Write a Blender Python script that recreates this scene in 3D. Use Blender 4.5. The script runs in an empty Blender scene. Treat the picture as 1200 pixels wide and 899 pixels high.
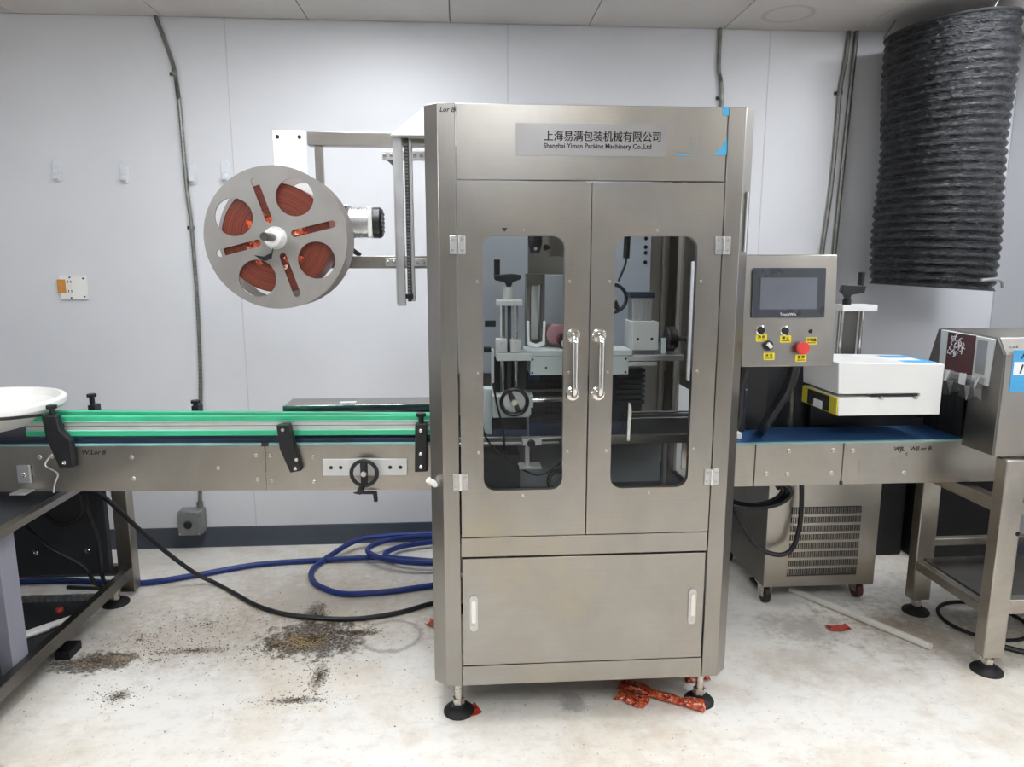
import bpy, bmesh, math, random
from mathutils import Vector, Matrix, noise
random.seed(7)
PI = math.pi
scene = bpy.context.scene
COL = scene.collection

# ------------------------------------------------------------------ camera
cam_d = bpy.data.cameras.new('camera'); cam = bpy.data.objects.new('camera', cam_d); COL.objects.link(cam)
cam_d.sensor_fit = 'HORIZONTAL'; cam_d.sensor_width = 36.0; cam_d.lens = 830.0 / 1200.0 * 36.0
cam_d.clip_start = 0.05; cam_d.clip_end = 60
cam.location = (0, 0, 1.37)
cam.rotation_euler = (PI / 2 - math.atan(0.1704), 0, -math.atan(56 / 830.0))
scene.camera = cam
# ------------------------------------------------------------------ world and exposure
w = bpy.data.worlds.new('world'); scene.world = w; w.use_nodes = True
w.node_tree.nodes['Background'].inputs[0].default_value = (0.8, 0.85, 0.9, 1); w.node_tree.nodes['Background'].inputs[1].default_value = 0.3
vs = scene.view_settings; vs.view_transform = 'Standard'; vs.look = 'None'; vs.gamma = 1.0; vs.use_curve_mapping = False
vs.exposure = 0.16
LAMP = 13.5            # strength of the ceiling troffers (room lamps, built with the ceiling below)
scene.cycles.max_bounces = 10; scene.cycles.diffuse_bounces = 6; scene.cycles.glossy_bounces = 5
scene.cycles.transparent_max_bounces = 12; scene.cycles.sample_clamp_indirect = 6.0
scene.cycles.use_denoising = True

# ------------------------------------------------------------------ materials
def lin(h):
    h = h.lstrip('#'); c = [int(h[i:i + 2], 16) / 255 for i in (0, 2, 4)]
    return tuple(x / 12.92 if x <= 0.04045 else ((x + 0.055) / 1.055) ** 2.4 for x in c) + (1,)
class NT:
    def __init__(s, name):
        s.m = bpy.data.materials.new(name); s.m.use_nodes = True; s.t = s.m.node_tree; s.n = s.t.nodes
        s.b = s.n['Principled BSDF']
    def add(s, typ, **kw):
        n = s.n.new(typ)
        for k, v in kw.items(): setattr(n, k, v)
        return n
    def link(s, a, b): s.t.links.new(a, b)
    def coords(s, scale=(1, 1, 1), loc=(0, 0, 0)):
        tc = s.add('ShaderNodeTexCoord'); mp = s.add('ShaderNodeMapping')
        mp.inputs['Scale'].default_value = scale; mp.inputs['Location'].default_value = loc
        s.link(tc.outputs['Object'], mp.inputs[0]); return mp.outputs[0]
    def noise(s, vec, scale=5, detail=3, rough=0.5, dist=0):
        n = s.add('ShaderNodeTexNoise'); n.inputs['Scale'].default_value = scale; n.inputs['Detail'].default_value = detail
        n.inputs['Roughness'].default_value = rough; n.inputs['Distortion'].default_value = dist
        s.link(vec, n.inputs['Vector']); return n.outputs['Fac']
    def ramp(s, fac, stops):
        r = s.add('ShaderNodeValToRGB'); e = r.color_ramp.elements
        while len(e) < len(stops): e.new(0.5)
        for k, (p, c) in enumerate(stops):
            e[k].position = p; e[k].color = c if len(c) == 4 else c + (1,)
        s.link(fac, r.inputs[0]); return r.outputs[0]
    def mix(s, fac, a, b, typ='MIX'):
        m = s.add('ShaderNodeMix', data_type='RGBA', blend_type=typ)
        for i, v in ((0, fac), (6, a), (7, b)):
            if hasattr(v, 'links'): s.link(v, m.inputs[i])
            else: m.inputs[i].default_value = v
        return m.outputs[2]
    def math(s, op, a, b=None, clamp=False):
        m = s.add('ShaderNodeMath', operation=op, use_clamp=clamp)
        for i, v in ((0, a), (1, b)):
            if v is None: continue
            if hasattr(v, 'links'): s.link(v, m.inputs[i])
            else: m.inputs[i].default_value = v
        return m.outputs[0]
    def bump(s, h, strength=0.2, dist=0.01):
        b = s.add('ShaderNodeBump'); b.inputs['Strength'].default_value = strength; b.inputs['Distance'].default_value = dist
        s.link(h, b.inputs['Height']); s.link(b.outputs[0], s.b.inputs['Normal'])
    def set(s, k, v):
        if hasattr(v, 'links'): s.link(v, s.b.inputs[k])
        else: s.b.inputs[k].default_value = v
def g1(v): return (v, v, v, 1)
def plain(name, hexc, rough=0.5, metal=0.0, var=0.12, scale=14, bump=0.0, bscale=60, spec=0.5, coat=0):
    t = NT(name); c = lin(hexc); v = t.coords()
    n = t.noise(v, scale, 4)
    lo = tuple(x * (1 - var) for x in c[:3]) + (1,); hi = tuple(min(1, x * (1 + var)) for x in c[:3]) + (1,)
    t.set('Base Color', t.ramp(n, [(0.3, lo), (0.7, hi)]))
    t.set('Roughness', t.ramp(n, [(0.3, g1(max(0, rough - 0.06))), (0.7, g1(min(1, rough + 0.06)))]))
    t.set('Metallic', metal); t.set('Specular IOR Level', spec); t.set('Coat Weight', coat)
    if bump: t.bump(t.noise(v, bscale, 3), bump, 0.004)
    return t.m
def steel(name, hexc, rough=0.32, brush=(260, 260, 4), smear=0.18, warm=None):
    t = NT(name); c = lin(hexc)
    fine = t.noise(t.coords(brush), 1.0, 4, 0.6); big = t.noise(t.coords((1.6, 1.6, 1.1)), 2.2, 5, 0.6, 0.6)
    lo = tuple(x * (1 - smear) for x in c[:3]) + (1,); hi = tuple(min(1, x * (1 + smear * 0.6)) for x in c[:3]) + (1,)
    col = t.ramp(big, [(0.3, lo), (0.7, hi)])
    if warm: col = t.mix(t.ramp(t.noise(t.coords((1, 1, 1), (3, 1, 2)), 3.0, 5, 0.65), [(0.5, g1(0)), (0.75, g1(0.7))]), col, lin(warm))
    col = t.mix(0.04, col, t.ramp(fine, [(0.3, g1(0.25)), (0.7, g1(0.9))]), 'OVERLAY')
    t.set('Base Color', col); t.set('Metallic', 1.0)
    r = t.math('ADD', t.math('MULTIPLY', fine, 0.05), t.math('MULTIPLY', big, 0.16))
    t.set('Roughness', t.math('ADD', r, rough - 0.105))
    t.bump(fine, 0.012, 0.001)
    return t.m
def glass_mat(name, tint, gloss=0.05, rough=0.02):
    t = NT(name); n = t.n; n.remove(t.b); out = n['Material Output']
    tr = t.add('ShaderNodeBsdfTransparent'); tr.inputs[0].default_value = lin(tint)
    gl = t.add('ShaderNodeBsdfGlossy'); gl.inputs['Roughness'].default_value = rough
    lw = t.add('ShaderNodeFresnel'); lw.inputs[0].default_value = 1.25
    mx = t.add('ShaderNodeMixShader'); t.link(t.math('ADD', lw.outputs[0], gloss), mx.inputs[0])
    t.link(tr.outputs[0], mx.inputs[1]); t.link(gl.outputs[0], mx.inputs[2]); t.link(mx.outputs[0], out.inputs[0])
    return t.m
def emit(name, hexc, s):
    t = NT(name); t.set('Base Color', lin(hexc)); t.set('Emission Color', lin(hexc)); t.set('Emission Strength', s); return t.m

M = {}
M['steel'] = steel('brushed_stainless', '#a5a19b', 0.33, (6, 260, 260), 0.13, '#b0a690')
M['steel_v'] = steel('brushed_stainless_upright', '#9c9893', 0.32, (260, 260, 5), 0.12, '#9c9484')
M['steel_conv'] = steel('conveyor_stainless', '#aaa59d', 0.33, (5, 200, 240), 0.14, '#9d9384')
M['steel_dark'] = steel('worn_and_shaded_stainless', '#77746f', 0.40, (200, 200, 6), 0.25)
M['steel_leg'] = steel('mottled_stainless', '#b5afa5', 0.34, (60, 60, 60), 0.3, '#8f8370')
M['disc'] = steel('matt_aluminium_disc', '#aaa7a3', 0.5, (30, 30, 30), 0.12)
M['alu'] = plain('aluminium', '#c9cacb', 0.35, 0.9, 0.08)
M['alu_matt'] = plain('matt_aluminium', '#d3d4d2', 0.5, 0.45, 0.06)
M['chrome'] = plain('polished_chrome', '#e4e2de', 0.12, 1.0, 0.03)
M['screw'] = plain('screw_steel', '#c9c4ba', 0.3, 0.9, 0.1, 90)
M['black'] = plain('black_plastic', '#17171a', 0.42, 0, 0.2, 30)
M['rubber'] = plain('black_rubber', '#121214', 0.6, 0, 0.2, 40)
M['dark'] = plain('dark_grey_paint', '#2b2d31', 0.5, 0, 0.2, 8)
M['inner_steel'] = plain('dull_inner_steel', '#9b968f', 0.45, 0.35, 0.1, 3)
M['inner_dark'] = plain('slate_inner_panel', '#7f8389', 0.45, 0.1, 0.1, 6)
M['darkmetal'] = plain('dark_machine_metal', '#4a4c50', 0.45, 0.3, 0.25, 10)
M['grey'] = plain('grey_painted_panel', '#a3a8ae', 0.45, 0.1, 0.07, 5)
M['grey_lt'] = plain('pale_machine_paint', '#c6cdcc', 0.45, 0.0, 0.05, 9)
M['bluegrey'] = plain('bluish_backing_panel', '#b9bfcb', 0.5, 0.1, 0.07, 6)
M['panelgrey'] = plain('lavender_grey_panel', '#8a8a96', 0.5, 0.0, 0.08, 6)
M['white'] = plain('white_enamel', '#e9e9e7', 0.35, 0, 0.03, 6)
M['plastic_w'] = plain('white_plastic', '#ebe9e4', 0.4, 0, 0.04, 10)
M['hook'] = plain('clear_white_plastic', '#dadde2', 0.3, 0, 0.04, 40)
M['green'] = plain('green_guide_plastic', '#3fb98a', 0.4, 0, 0.12, 6)
M['green_hi'] = plain('pale_green_guide_edge', '#8ad6b8', 0.4, 0, 0.1, 6)
M['belt'] = plain('navy_belt', '#16243c', 0.5, 0, 0.2, 12)
M['belt_teal'] = plain('teal_belt_edge', '#7fa9a6', 0.45, 0, 0.15, 12)
M['bluebelt'] = plain('blue_belt', '#1d4470', 0.5, 0, 0.2, 12)
M['hose'] = plain('blue_rubber_hose', '#13317a', 0.38, 0, 0.12, 8)
M['cable'] = plain('black_cable', '#16171a', 0.45, 0, 0.15, 20)
M['red'] = plain('red_button', '#d9403c', 0.35, 0, 0.06, 20)
M['yellow'] = plain('yellow_label', '#ecd92a', 0.45, 0, 0.05, 20)
M['yellowblk'] = plain('yellow_green_end', '#cfc336', 0.45, 0, 0.08, 20)
M['ink'] = plain('black_ink', '#1b1a1c', 0.6, 0, 0.1, 30)
M['sticker'] = plain('frosted_sticker', '#9d9b9a', 0.38, 0.95, 0.03, 10)
M['bluetape'] = plain('sky_blue_tape', '#49aede', 0.5, 0, 0.06, 20)
M['bluelabel'] = plain('blue_printed_label', '#4fa6dc', 0.45, 0, 0.06, 12)
M['paper'] = plain('white_label_paper', '#eef2f4', 0.55, 0, 0.03, 20)
M['maroon'] = plain('maroon_sticker', '#4b1d1f', 0.5, 0, 0.15, 12)
M['orange'] = plain('orange_sticker', '#c98a3a', 0.55, 0, 0.1, 40)
M['hole'] = plain('dark_hole', '#08080a', 0.8, 0, 0.1, 10)
M['conduit'] = plain('galvanised_conduit', '#83837e', 0.4, 0.75, 0.2, 40)
M['jbox'] = plain('cast_grey_box', '#8b8c8c', 0.5, 0.4, 0.12, 30)
M['coving'] = plain('dark_blue_grey_vinyl', '#454c56', 0.55, 0, 0.12, 6)
M['bin'] = plain('black_bin_plastic', '#0c0c0d', 0.6, 0, 0.2, 10)
M['carton'] = plain('dark_carton', '#3b3a40', 0.6, 0, 0.15, 10)
M['pole'] = plain('white_pvc', '#d9d5cd', 0.45, 0, 0.06, 12)
M['roller'] = plain('pink_roller', '#b98b8f', 0.5, 0, 0.1, 12)
M['screen'] = plain('unlit_screen', '#6a6e78', 0.18, 0, 0.15, 3, coat=0.5)
M['bezel'] = plain('screen_bezel', '#3d4148', 0.3, 0, 0.06, 10)
M['pane'] = glass_mat('clear_acrylic', '#fafcfc', 0.0)
M['flap'] = glass_mat('crinkled_clear_plastic', '#cfcfcf', 0.10, 0.15)
def wrapper_mat(name, base, a, b, scale=30):
    t = NT(name); v = t.coords((1, 1, 1)); n = t.noise(v, scale, 4, 0.6, 1.0); n2 = t.noise(t.coords((1, 1, 1), (4, 2, 1)), scale * 1.8, 3, 0.6, 0.5)
    c = t.ramp(n, [(0.35, lin(base)), (0.5, lin(a)), (0.56, lin(base)), (0.68, lin(b))])
    c = t.mix(t.ramp(n2, [(0.57, g1(0)), (0.63, g1(0.75))]), c, lin('#efd9c8'))
    t.set('Base Color', c); t.set('Roughness', 0.25); t.bump(n2, 0.5, 0.004); return t.m
M['wrapper'] = wrapper_mat('red_printed_film', '#a82a1e', '#d0602f', '#4a120e', 48)
M['scrap'] = plain('red_film_scrap', '#b8402f', 0.3, 0, 0.25, 40)
def roll_mat():
    t = NT('wound_red_film'); tc = t.add('ShaderNodeTexCoord'); sp = t.add('ShaderNodeSeparateXYZ'); t.link(tc.outputs['Object'], sp.inputs[0])
    r = t.math('SQRT', t.math('ADD', t.math('POWER', sp.outputs[0], 2.0), t.math('POWER', sp.outputs[2], 2.0)))
    v = t.add('ShaderNodeCombineXYZ'); t.link(r, v.inputs[0])
    n = t.noise(v.outputs[0], 190, 4, 0.75)
    c = t.ramp(n, [(0.3, lin('#2e0f0a')), (0.45, lin('#5c2014')), (0.55, lin('#7d3a24')), (0.66, lin('#4a150d'))])
    t.set('Base Color', c); t.set('Roughness', 0.4); t.bump(n, 0.4, 0.003); return t.m
M['film'] = roll_mat()
def duct_mat():
    t = NT('crinkled_black_foil'); v = t.coords(); n = t.noise(t.coords((1, 1, 2.2)), 38, 4, 0.7, 0.8)
    t.set('Base Color', t.ramp(n, [(0.3, lin('#06070a')), (0.7, lin('#12141a'))])); t.set('Roughness', 0.2); t.set('Specular IOR Level', 0.55)
    t.bump(n, 1.0, 0.014); return t.m
M['duct'] = duct_mat()
def wall_mat():
    t = NT('white_frp_wall_panel'); v = t.coords()
    n = t.noise(v, 1.2, 5, 0.6); f = t.noise(v, 160, 2)
    c = t.ramp(n, [(0.3, lin('#d6d7da')), (0.7, lin('#dfe0e3'))])
    sm = t.ramp(t.noise(t.coords((9, 9, 3.2), (1, 4, 2)), 1.3, 6, 0.75), [(0.71, g1(0)), (0.78, g1(0.35))])
    c = t.mix(sm, c, lin('#b5b3b0'))
    t.set('Base Color', c); t.set('Roughness', 0.42); t.bump(f, 0.12, 0.002); return t.m
M['wall'] = wall_mat()
def tile_mat():
    t = NT('fissured_ceiling_tile'); v = t.coords(); f = t.noise(v, 130, 3, 0.7); n = t.noise(v, 1.5, 4)
    c = t.ramp(n, [(0.3, lin('#cbc5c0')), (0.7, lin('#d6d2ce'))])
    c = t.mix(t.ramp(f, [(0.62, g1(0)), (0.7, g1(0.25))]), c, lin('#a59e98'))
    # faint round water ring on one tile
    tc = t.add('ShaderNodeTexCoord'); sp = t.add('ShaderNodeSeparateXYZ'); t.link(tc.outputs['Object'], sp.inputs[0])
    d = t.math('SQRT', t.math('ADD', t.math('POWER', t.math('SUBTRACT', sp.outputs[0], 1.40), 2.0), t.math('POWER', t.math('SUBTRACT', sp.outputs[1], 3.17), 2.0)))
    ring = t.ramp(d, [(0.085, g1(0)), (0.098, g1(0.5)), (0.104, g1(0.5)), (0.115, g1(0))])
    c = t.mix(ring, c, lin('#a89f95'))
    t.set('Base Color', c); t.set('Roughness', 0.85); t.bump(f, 0.25, 0.003); return t.m
M['tile'] = tile_mat()
def floor_mat():
    t = NT('stained_white_epoxy_floor'); v = t.coords()
    n = t.noise(v, 1.1, 6, 0.6, 0.4); f = t.noise(v, 26, 5, 0.7); sp_ = t.noise(v, 75, 2, 0.6)
    c = t.ramp(n, [(0.28, lin('#ede3d2')), (0.5, lin('#efebe3')), (0.7, lin('#ebe8e3'))])
    c = t.mix(t.ramp(t.noise(t.coords((1, 1, 1), (5, 3, 0)), 2.6, 7, 0.72), [(0.48, g1(0)), (0.68, g1(0.55))]), c, lin('#c9b698'))
    c = t.mix(t.ramp(t.noise(t.coords((1, 1.6, 1), (3, 8, 0)), 13, 5, 0.75), [(0.5, g1(0)), (0.72, g1(0.35))]), c, lin('#b3a794'))
    c = t.mix(t.ramp(f, [(0.63, g1(0)), (0.72, g1(0.5))]), c, lin('#a3968a'))
    tc = t.add('ShaderNodeTexCoord'); s = t.add('ShaderNodeSeparateXYZ'); t.link(tc.outputs['Object'], s.inputs[0])
    wob = t.noise(v, 9, 5, 0.7); wob2 = t.noise(t.coords((1, 1, 1), (7, 7, 0)), 30, 4, 0.7)
    mott = t.ramp(t.noise(t.coords((1, 1, 1), (2, 9, 0)), 85, 3, 0.7), [(0.32, g1(0.35)), (0.52, g1(1.0))])
    def blob(cx, cy, rx, ry, soft, amt, colr, w1=0.9):
        nonlocal c
        dx = t.math('DIVIDE', t.math('SUBTRACT', s.outputs[0], cx), rx); dy = t.math('DIVIDE', t.math('SUBTRACT', s.outputs[1], cy), ry)
        d = t.math('SQRT', t.math('ADD', t.math('MULTIPLY', dx, dx), t.math('MULTIPLY', dy, dy)))
        d = t.math('ADD', d, t.math('MULTIPLY', t.math('SUBTRACT', wob, 0.5), w1 * 2)); d = t.math('ADD', d, t.math('MULTIPLY', t.math('SUBTRACT', wob2, 0.5), 1.6))
        mk = t.ramp(d, [(max(0, 1 - soft), g1(amt)), (1.0, g1(0))])
        if amt > 0.5: mk = t.math('MULTIPLY', mk, mott)
        c = t.mix(mk, c, lin(colr))
    blob(-0.6, 2.75, 0.75, 0.45, 0.7, 0.5, '#b7a58d', 0.5)
    blob(-1.0, 2.5, 0.5, 0.28, 0.7, 0.45, '#b3a38f', 0.6)
    blob(-1.29, 2.36, 0.17, 0.07, 0.3, 0.9, '#3a2e22'); blob(-1.33, 2.35, 0.055, 0.022, 0.5, 0.6, '#b39b75'); blob(-1.22, 2.375, 0.045, 0.022, 0.5, 0.6, '#b39b75')
    blob(-0.57, 2.47, 0.20, 0.15, 0.3, 0.9, '#3a2e22'); blob(-0.60, 2.46, 0.10, 0.06, 0.5, 0.8, '#b19761')
    blob(-0.60, 2.66, 0.05, 0.11, 0.4, 0.75, '#4a3f33'); blob(-0.42, 2.50, 0.10, 0.035, 0.4, 0.75, '#4a3f33')
    blob(-0.50, 2.22, 0.03, 0.11, 0.5, 0.6, '#5c5145'); blob(-0.55, 2.09, 0.09, 0.02, 0.5, 0.5, '#5c5145')
    blob(-1.12, 2.15, 0.045, 0.04, 0.5, 0.5, '#5c5145'); blob(-0.98, 2.41, 0.14, 0.02, 0.5, 0.5, '#7d7266')
    blob(-1.32, 1.83, 0.05, 0.03, 0.5, 0.6, '#5c5145')
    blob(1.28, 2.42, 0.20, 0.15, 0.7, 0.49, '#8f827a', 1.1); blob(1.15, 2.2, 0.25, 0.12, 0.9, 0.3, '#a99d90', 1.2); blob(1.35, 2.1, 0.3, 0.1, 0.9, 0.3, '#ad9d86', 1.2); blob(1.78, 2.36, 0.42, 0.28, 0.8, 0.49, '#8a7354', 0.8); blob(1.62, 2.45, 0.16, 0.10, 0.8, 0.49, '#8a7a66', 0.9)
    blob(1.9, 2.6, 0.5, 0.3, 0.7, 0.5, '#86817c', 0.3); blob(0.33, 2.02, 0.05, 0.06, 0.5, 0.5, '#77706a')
    # ring left by a round foot
    dx = t.math('SUBTRACT', s.outputs[0], -0.285); dy = t.math('SUBTRACT', s.outputs[1], 2.47)
    d = t.math('ADD', t.math('SQRT', t.math('ADD', t.math('MULTIPLY', dx, dx), t.math('MULTIPLY', dy, dy))), t.math('MULTIPLY', t.math('SUBTRACT', wob2, 0.5), 0.05))
    c = t.mix(t.ramp(d, [(0.095, g1(0)), (0.105, g1(0.55)), (0.112, g1(0.55)), (0.128, g1(0))]), c, lin('#8d8377'))
    # scattered black specks
    spk = t.math('MULTIPLY', t.ramp(sp_, [(0.68, g1(0)), (0.72, g1(0.75))]), t.ramp(n, [(0.35, g1(1)), (0.65, g1(0.35))]))
    c = t.mix(spk, c, lin('#5b544e'))
    t.set('Base Color', c); t.set('Roughness', t.ramp(f, [(0.3, g1(0.38)), (0.7, g1(0.6))])); t.bump(f, 0.12, 0.003); return t.m
M['floor'] = floor_mat()
M['joint'] = plain('grey_joint_strip', '#cbccd0', 0.5, 0, 0.05, 6)
M['lamp'] = emit('lit_diffuser', '#f6faff', LAMP)

# ------------------------------------------------------------------ mesh helpers
class B:
    def __init__(s): s.bm = bmesh.new()
    def box(s, x0, x1, y0, y1, z0, z1):
        v = [s.bm.verts.new((x, y, z)) for z in (z0, z1) for y in (y0, y1) for x in (x0, x1)]
        for f in ((0, 2, 3, 1), (4, 5, 7, 6), (0, 1, 5, 4), (2, 6, 7, 3), (0, 4, 6, 2), (1, 3, 7, 5)): s.bm.faces.new([v[i] for i in f])
        return s
    def loft(s, rings, close=True, cap=True):
        R = [[s.bm.verts.new(p) for p in r] for r in rings]; n = len(R[0])
        for a, b in zip(R, R[1:]):
            for i in range(n if close else n - 1): s.bm.faces.new((a[i], a[(i + 1) % n], b[(i + 1) % n], b[i]))
        if cap:
            s.bm.faces.new(R[0][::-1]); s.bm.faces.new(R[-1])
        return s
    def cyl(s, p0, p1, r, seg=16, r2=None, cap=True):
        p0, p1 = Vector(p0), Vector(p1); d = (p1 - p0).normalized(); a = d.orthogonal().normalized(); b = d.cross(a)
        r2 = r if r2 is None else r2
        return s.loft([[p + (a * math.cos(2 * PI * k / seg) + b * math.sin(2 * PI * k / seg)) * rr for k in range(seg)] for p, rr in ((p0, r), (p1, r2))], True, cap)
    def lathe(s, c, axis, prof, seg=24):
        c = Vector(c); d = Vector(axis).normalized(); a = d.orthogonal().normalized(); b = d.cross(a)
        return s.loft([[c + d * h + (a * math.cos(2 * PI * k / seg) + b * math.sin(2 * PI * k / seg)) * max(r, 1e-4) for k in range(seg)] for r, h in prof])
    def tube(s, pts, r, seg=8, sub=6, closed=False):
        P = [Vector(p) for p in pts]
        if sub > 1: P = spline(P, sub, closed)
        rings = []; nrm = None
        for i, p in enumerate(P):
            if closed: t = P[(i + 1) % len(P)] - P[i - 1]
            else: t = P[min(i + 1, len(P) - 1)] - P[max(i - 1, 0)]
            if t.length < 1e-9: t = Vector((0, 0, 1))
            t.normalize()
            nrm = t.orthogonal() if nrm is None else nrm - t * nrm.dot(t)
            if nrm.length < 1e-6: nrm = t.orthogonal()
            nrm.normalize(); bb = t.cross(nrm); rr = r(i / max(1, len(P) - 1)) if callable(r) else r
            rings.append([p + (nrm * math.cos(2 * PI * k / seg) + bb * math.sin(2 * PI * k / seg)) * rr for k in range(seg)])
        if closed: rings.append(rings[0]); return s.loft(rings, True, False)
        return s.loft(rings)
    def torus(s, c, axis, R, r, seg=32, ms=8):
        c = Vector(c); d = Vector(axis).normalized(); a = d.orthogonal().normalized(); b = d.cross(a)
        V = [[s.bm.verts.new(c + (a * math.cos(t) + b * math.sin(t)) * (R + r * math.cos(q)) + d * r * math.sin(q)) for q in [2 * PI * j / ms for j in range(ms)]] for t in [2 * PI * i / seg for i in range(seg)]]
        for i in range(seg):
            for j in range(ms): s.bm.faces.new((V[i][j], V[(i + 1) % seg][j], V[(i + 1) % seg][(j + 1) % ms], V[i][(j + 1) % ms]))
        return s
    def prism(s, poly, axis, a, b):
        def p(q, t): return {'x': (t, q[0], q[1]), 'y': (q[0], t, q[1]), 'z': (q[0], q[1], t)}[axis]
        return s.loft([[p(q, a) for q in poly], [p(q, b) for q in poly]])
    def plate(s, outer, holes, axis, a, b):
        def p(q, t): return {'x': (t, q[0], q[1]), 'y': (q[0], t, q[1]), 'z': (q[0], q[1], t)}[axis]
        bm = bmesh.new(); ed = []
        for lp in [outer] + holes:
            vv = [bm.verts.new(p(q, a)) for q in lp]
            ed += [bm.edges.new((vv[i], vv[(i + 1) % len(vv)])) for i in range(len(vv))]
        bmesh.ops.triangle_fill(bm, use_beauty=True, use_dissolve=False, edges=ed)
        bmesh.ops.dissolve_limit(bm, angle_limit=0.01, verts=bm.verts, edges=bm.edges, delimit={'NORMAL'}) if False else None
        r = bmesh.ops.extrude_face_region(bm, geom=list(bm.faces)); d = Vector(p((0, 0), b)) - Vector(p((0, 0), a))
        bmesh.ops.translate(bm, vec=d, verts=[g for g in r['geom'] if isinstance(g, bmesh.types.BMVert)])
        me = bpy.data.meshes.new('tmp'); bm.to_mesh(me); bm.free(); s.bm.from_mesh(me); bpy.data.meshes.remove(me); return s
    def warp(s, fn):
        for v in s.bm.verts: v.co = fn(v.co)
        return s
    def mesh(s, name, mat, smooth=True, angle=0.6):
        bmesh.ops.recalc_face_normals(s.bm, faces=s.bm.faces)
        me = bpy.data.meshes.new(name); s.bm.to_mesh(me); s.bm.free()
        if mat: me.materials.append(M[mat] if isinstance(mat, str) else mat)
        if smooth:
            me.polygons.foreach_set('use_smooth', [True] * len(me.polygons)); me.set_sharp_from_angle(angle=angle)
        return me
def spline(P, sub, closed=False):
    out = []; n = len(P)
    for i in range(n if closed else n - 1):
        if closed: p0, p1, p2, p3 = P[i - 1], P[i], P[(i + 1) % n], P[(i + 2) % n]
        else: p0, p1, p2, p3 = P[max(i - 1, 0)], P[i], P[i + 1], P[min(i + 2, n - 1)]
        for k in range(sub):
            t = k / sub
            out.append(0.5 * ((2 * p1) + (p2 - p0) * t + (2 * p0 - 5 * p1 + 4 * p2 - p3) * t * t + (3 * p1 - p0 - 3 * p2 + p3) * t ** 3))
    if not closed: out.append(P[-1])
    return out
def circ(cx, cy, r, n=24): return [(cx + r * math.cos(2 * PI * k / n), cy + r * math.sin(2 * PI * k / n)) for k in range(n)]
def rrect(x0, x1, y0, y1, r, n=6):
    out = []
    for cx, cy, a in ((x1 - r, y1 - r, 0), (x0 + r, y1 - r, 90), (x0 + r, y0 + r, 180), (x1 - r, y0 + r, 270)):
        out += [(cx + r * math.cos(math.radians(a + 90 * k / n)), cy + r * math.sin(math.radians(a + 90 * k / n))) for k in range(n + 1)]
    return out
def slot(cx, cy, ang, r0, r1, w, n=6):
    c, s_ = math.cos(ang), math.sin(ang); out = []
    for rr, st in ((r1, -90), (r0, 90)):
        for k in range(n + 1):
            t = math.radians(st + 180 * k / n); u, v = rr + w * math.cos(t), w * math.sin(t); out.append((cx + u * c - v * s_, cy + u * s_ + v * c))
    return out
def link(me, name, parent=None, loc=None, rot=None, bevel=0):
    o = bpy.data.objects.new(name, me); COL.objects.link(o)
    if parent:
        o.parent = parent
        if loc is None:                    # mesh is in world coordinates: undo the root's offset
            o.location = -Vector(parent['_loc']) if '_loc' in parent else (0, 0, 0)
    if loc is not None: o.location = loc
    if rot: o.rotation_euler = rot
    if bevel:
        m = o.modifiers.new('edge', 'BEVEL'); m.width = bevel; m.segments = 2; m.limit_method = 'ANGLE'; m.angle_limit = 0.7
    return o
def ob(name, b, mat, parent=None, bevel=0, label=None, loc=None, rot=None, angle=0.6):
    o = link(b.mesh(name, mat, True, angle), name, parent, loc, rot, bevel)
    if label: o['label'] = label
    return o
def bx(name, mat, parent, *c, bevel=0.0015, label=None): return ob(name, B().box(*c), mat, parent, bevel, label)
def tag(o, label, cat, group=None, kind=None):
    o['label'] = label; o['category'] = cat
    if group: o['group'] = group
    if kind: o['kind'] = kind
    return o
def thing(name, label, cat, loc, group=None, rotz=0, world=True):
    o = bpy.data.objects.new(name, None); COL.objects.link(o); o.location = loc; o.rotation_euler = (0, 0, rotz); o.empty_display_size = 0.05
    if world: o['_loc'] = tuple(loc)
    return tag(o, label, cat, group)
def struct(o): o['kind'] = 'structure'; return o
def text(body, name, mat, parent, loc, size, rot=(PI / 2, 0, 0), extrude=0.0004, align='LEFT', shear=0, sx=1, bold=0, yup='BOTTOM_BASELINE'):
    cu = bpy.data.curves.new('txt', 'FONT'); cu.body = body; cu.size = size; cu.extrude = extrude; cu.align_x = align; cu.shear = shear; cu.offset = bold; cu.resolution_u = 3
    t = bpy.data.objects.new('txt', cu); COL.objects.link(t); dg = bpy.context.evaluated_depsgraph_get()
    me = bpy.data.meshes.new_from_object(t.evaluated_get(dg)); bpy.data.objects.remove(t); bpy.data.curves.remove(cu)
    me.materials.clear(); me.materials.append(M[mat])
    R = Matrix.Translation(Vector(loc)) @ __import__('mathutils').Euler(rot).to_matrix().to_4x4() @ Matrix.Diagonal((sx, 1, 1, 1))
    me.transform(R)
    return link(me, name, parent)
SCREW = {}
def screw(parent, loc, axis=(0, -1, 0), r=0.0045, h=0.003, mat='screw', name='screw'):
    k = (r, h, mat)
    if k not in SCREW: SCREW[k] = B().lathe((0, 0, 0), (0, 0, 1), [(r, 0), (r, h * 0.5), (r * 0.75, h), (r * 0.4, h), (r * 0.35, h * 0.6), (0, h * 0.6)], 10).mesh(name, mat)
    q = Vector((0, 0, 1)).rotation_difference(Vector(axis))
    base = Vector(parent['_loc']) if '_loc' in parent else Vector((0, 0, 0))
    o = link(SCREW[k], name, parent, Vector(loc) - base); o.rotation_euler = q.to_euler(); return o

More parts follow.
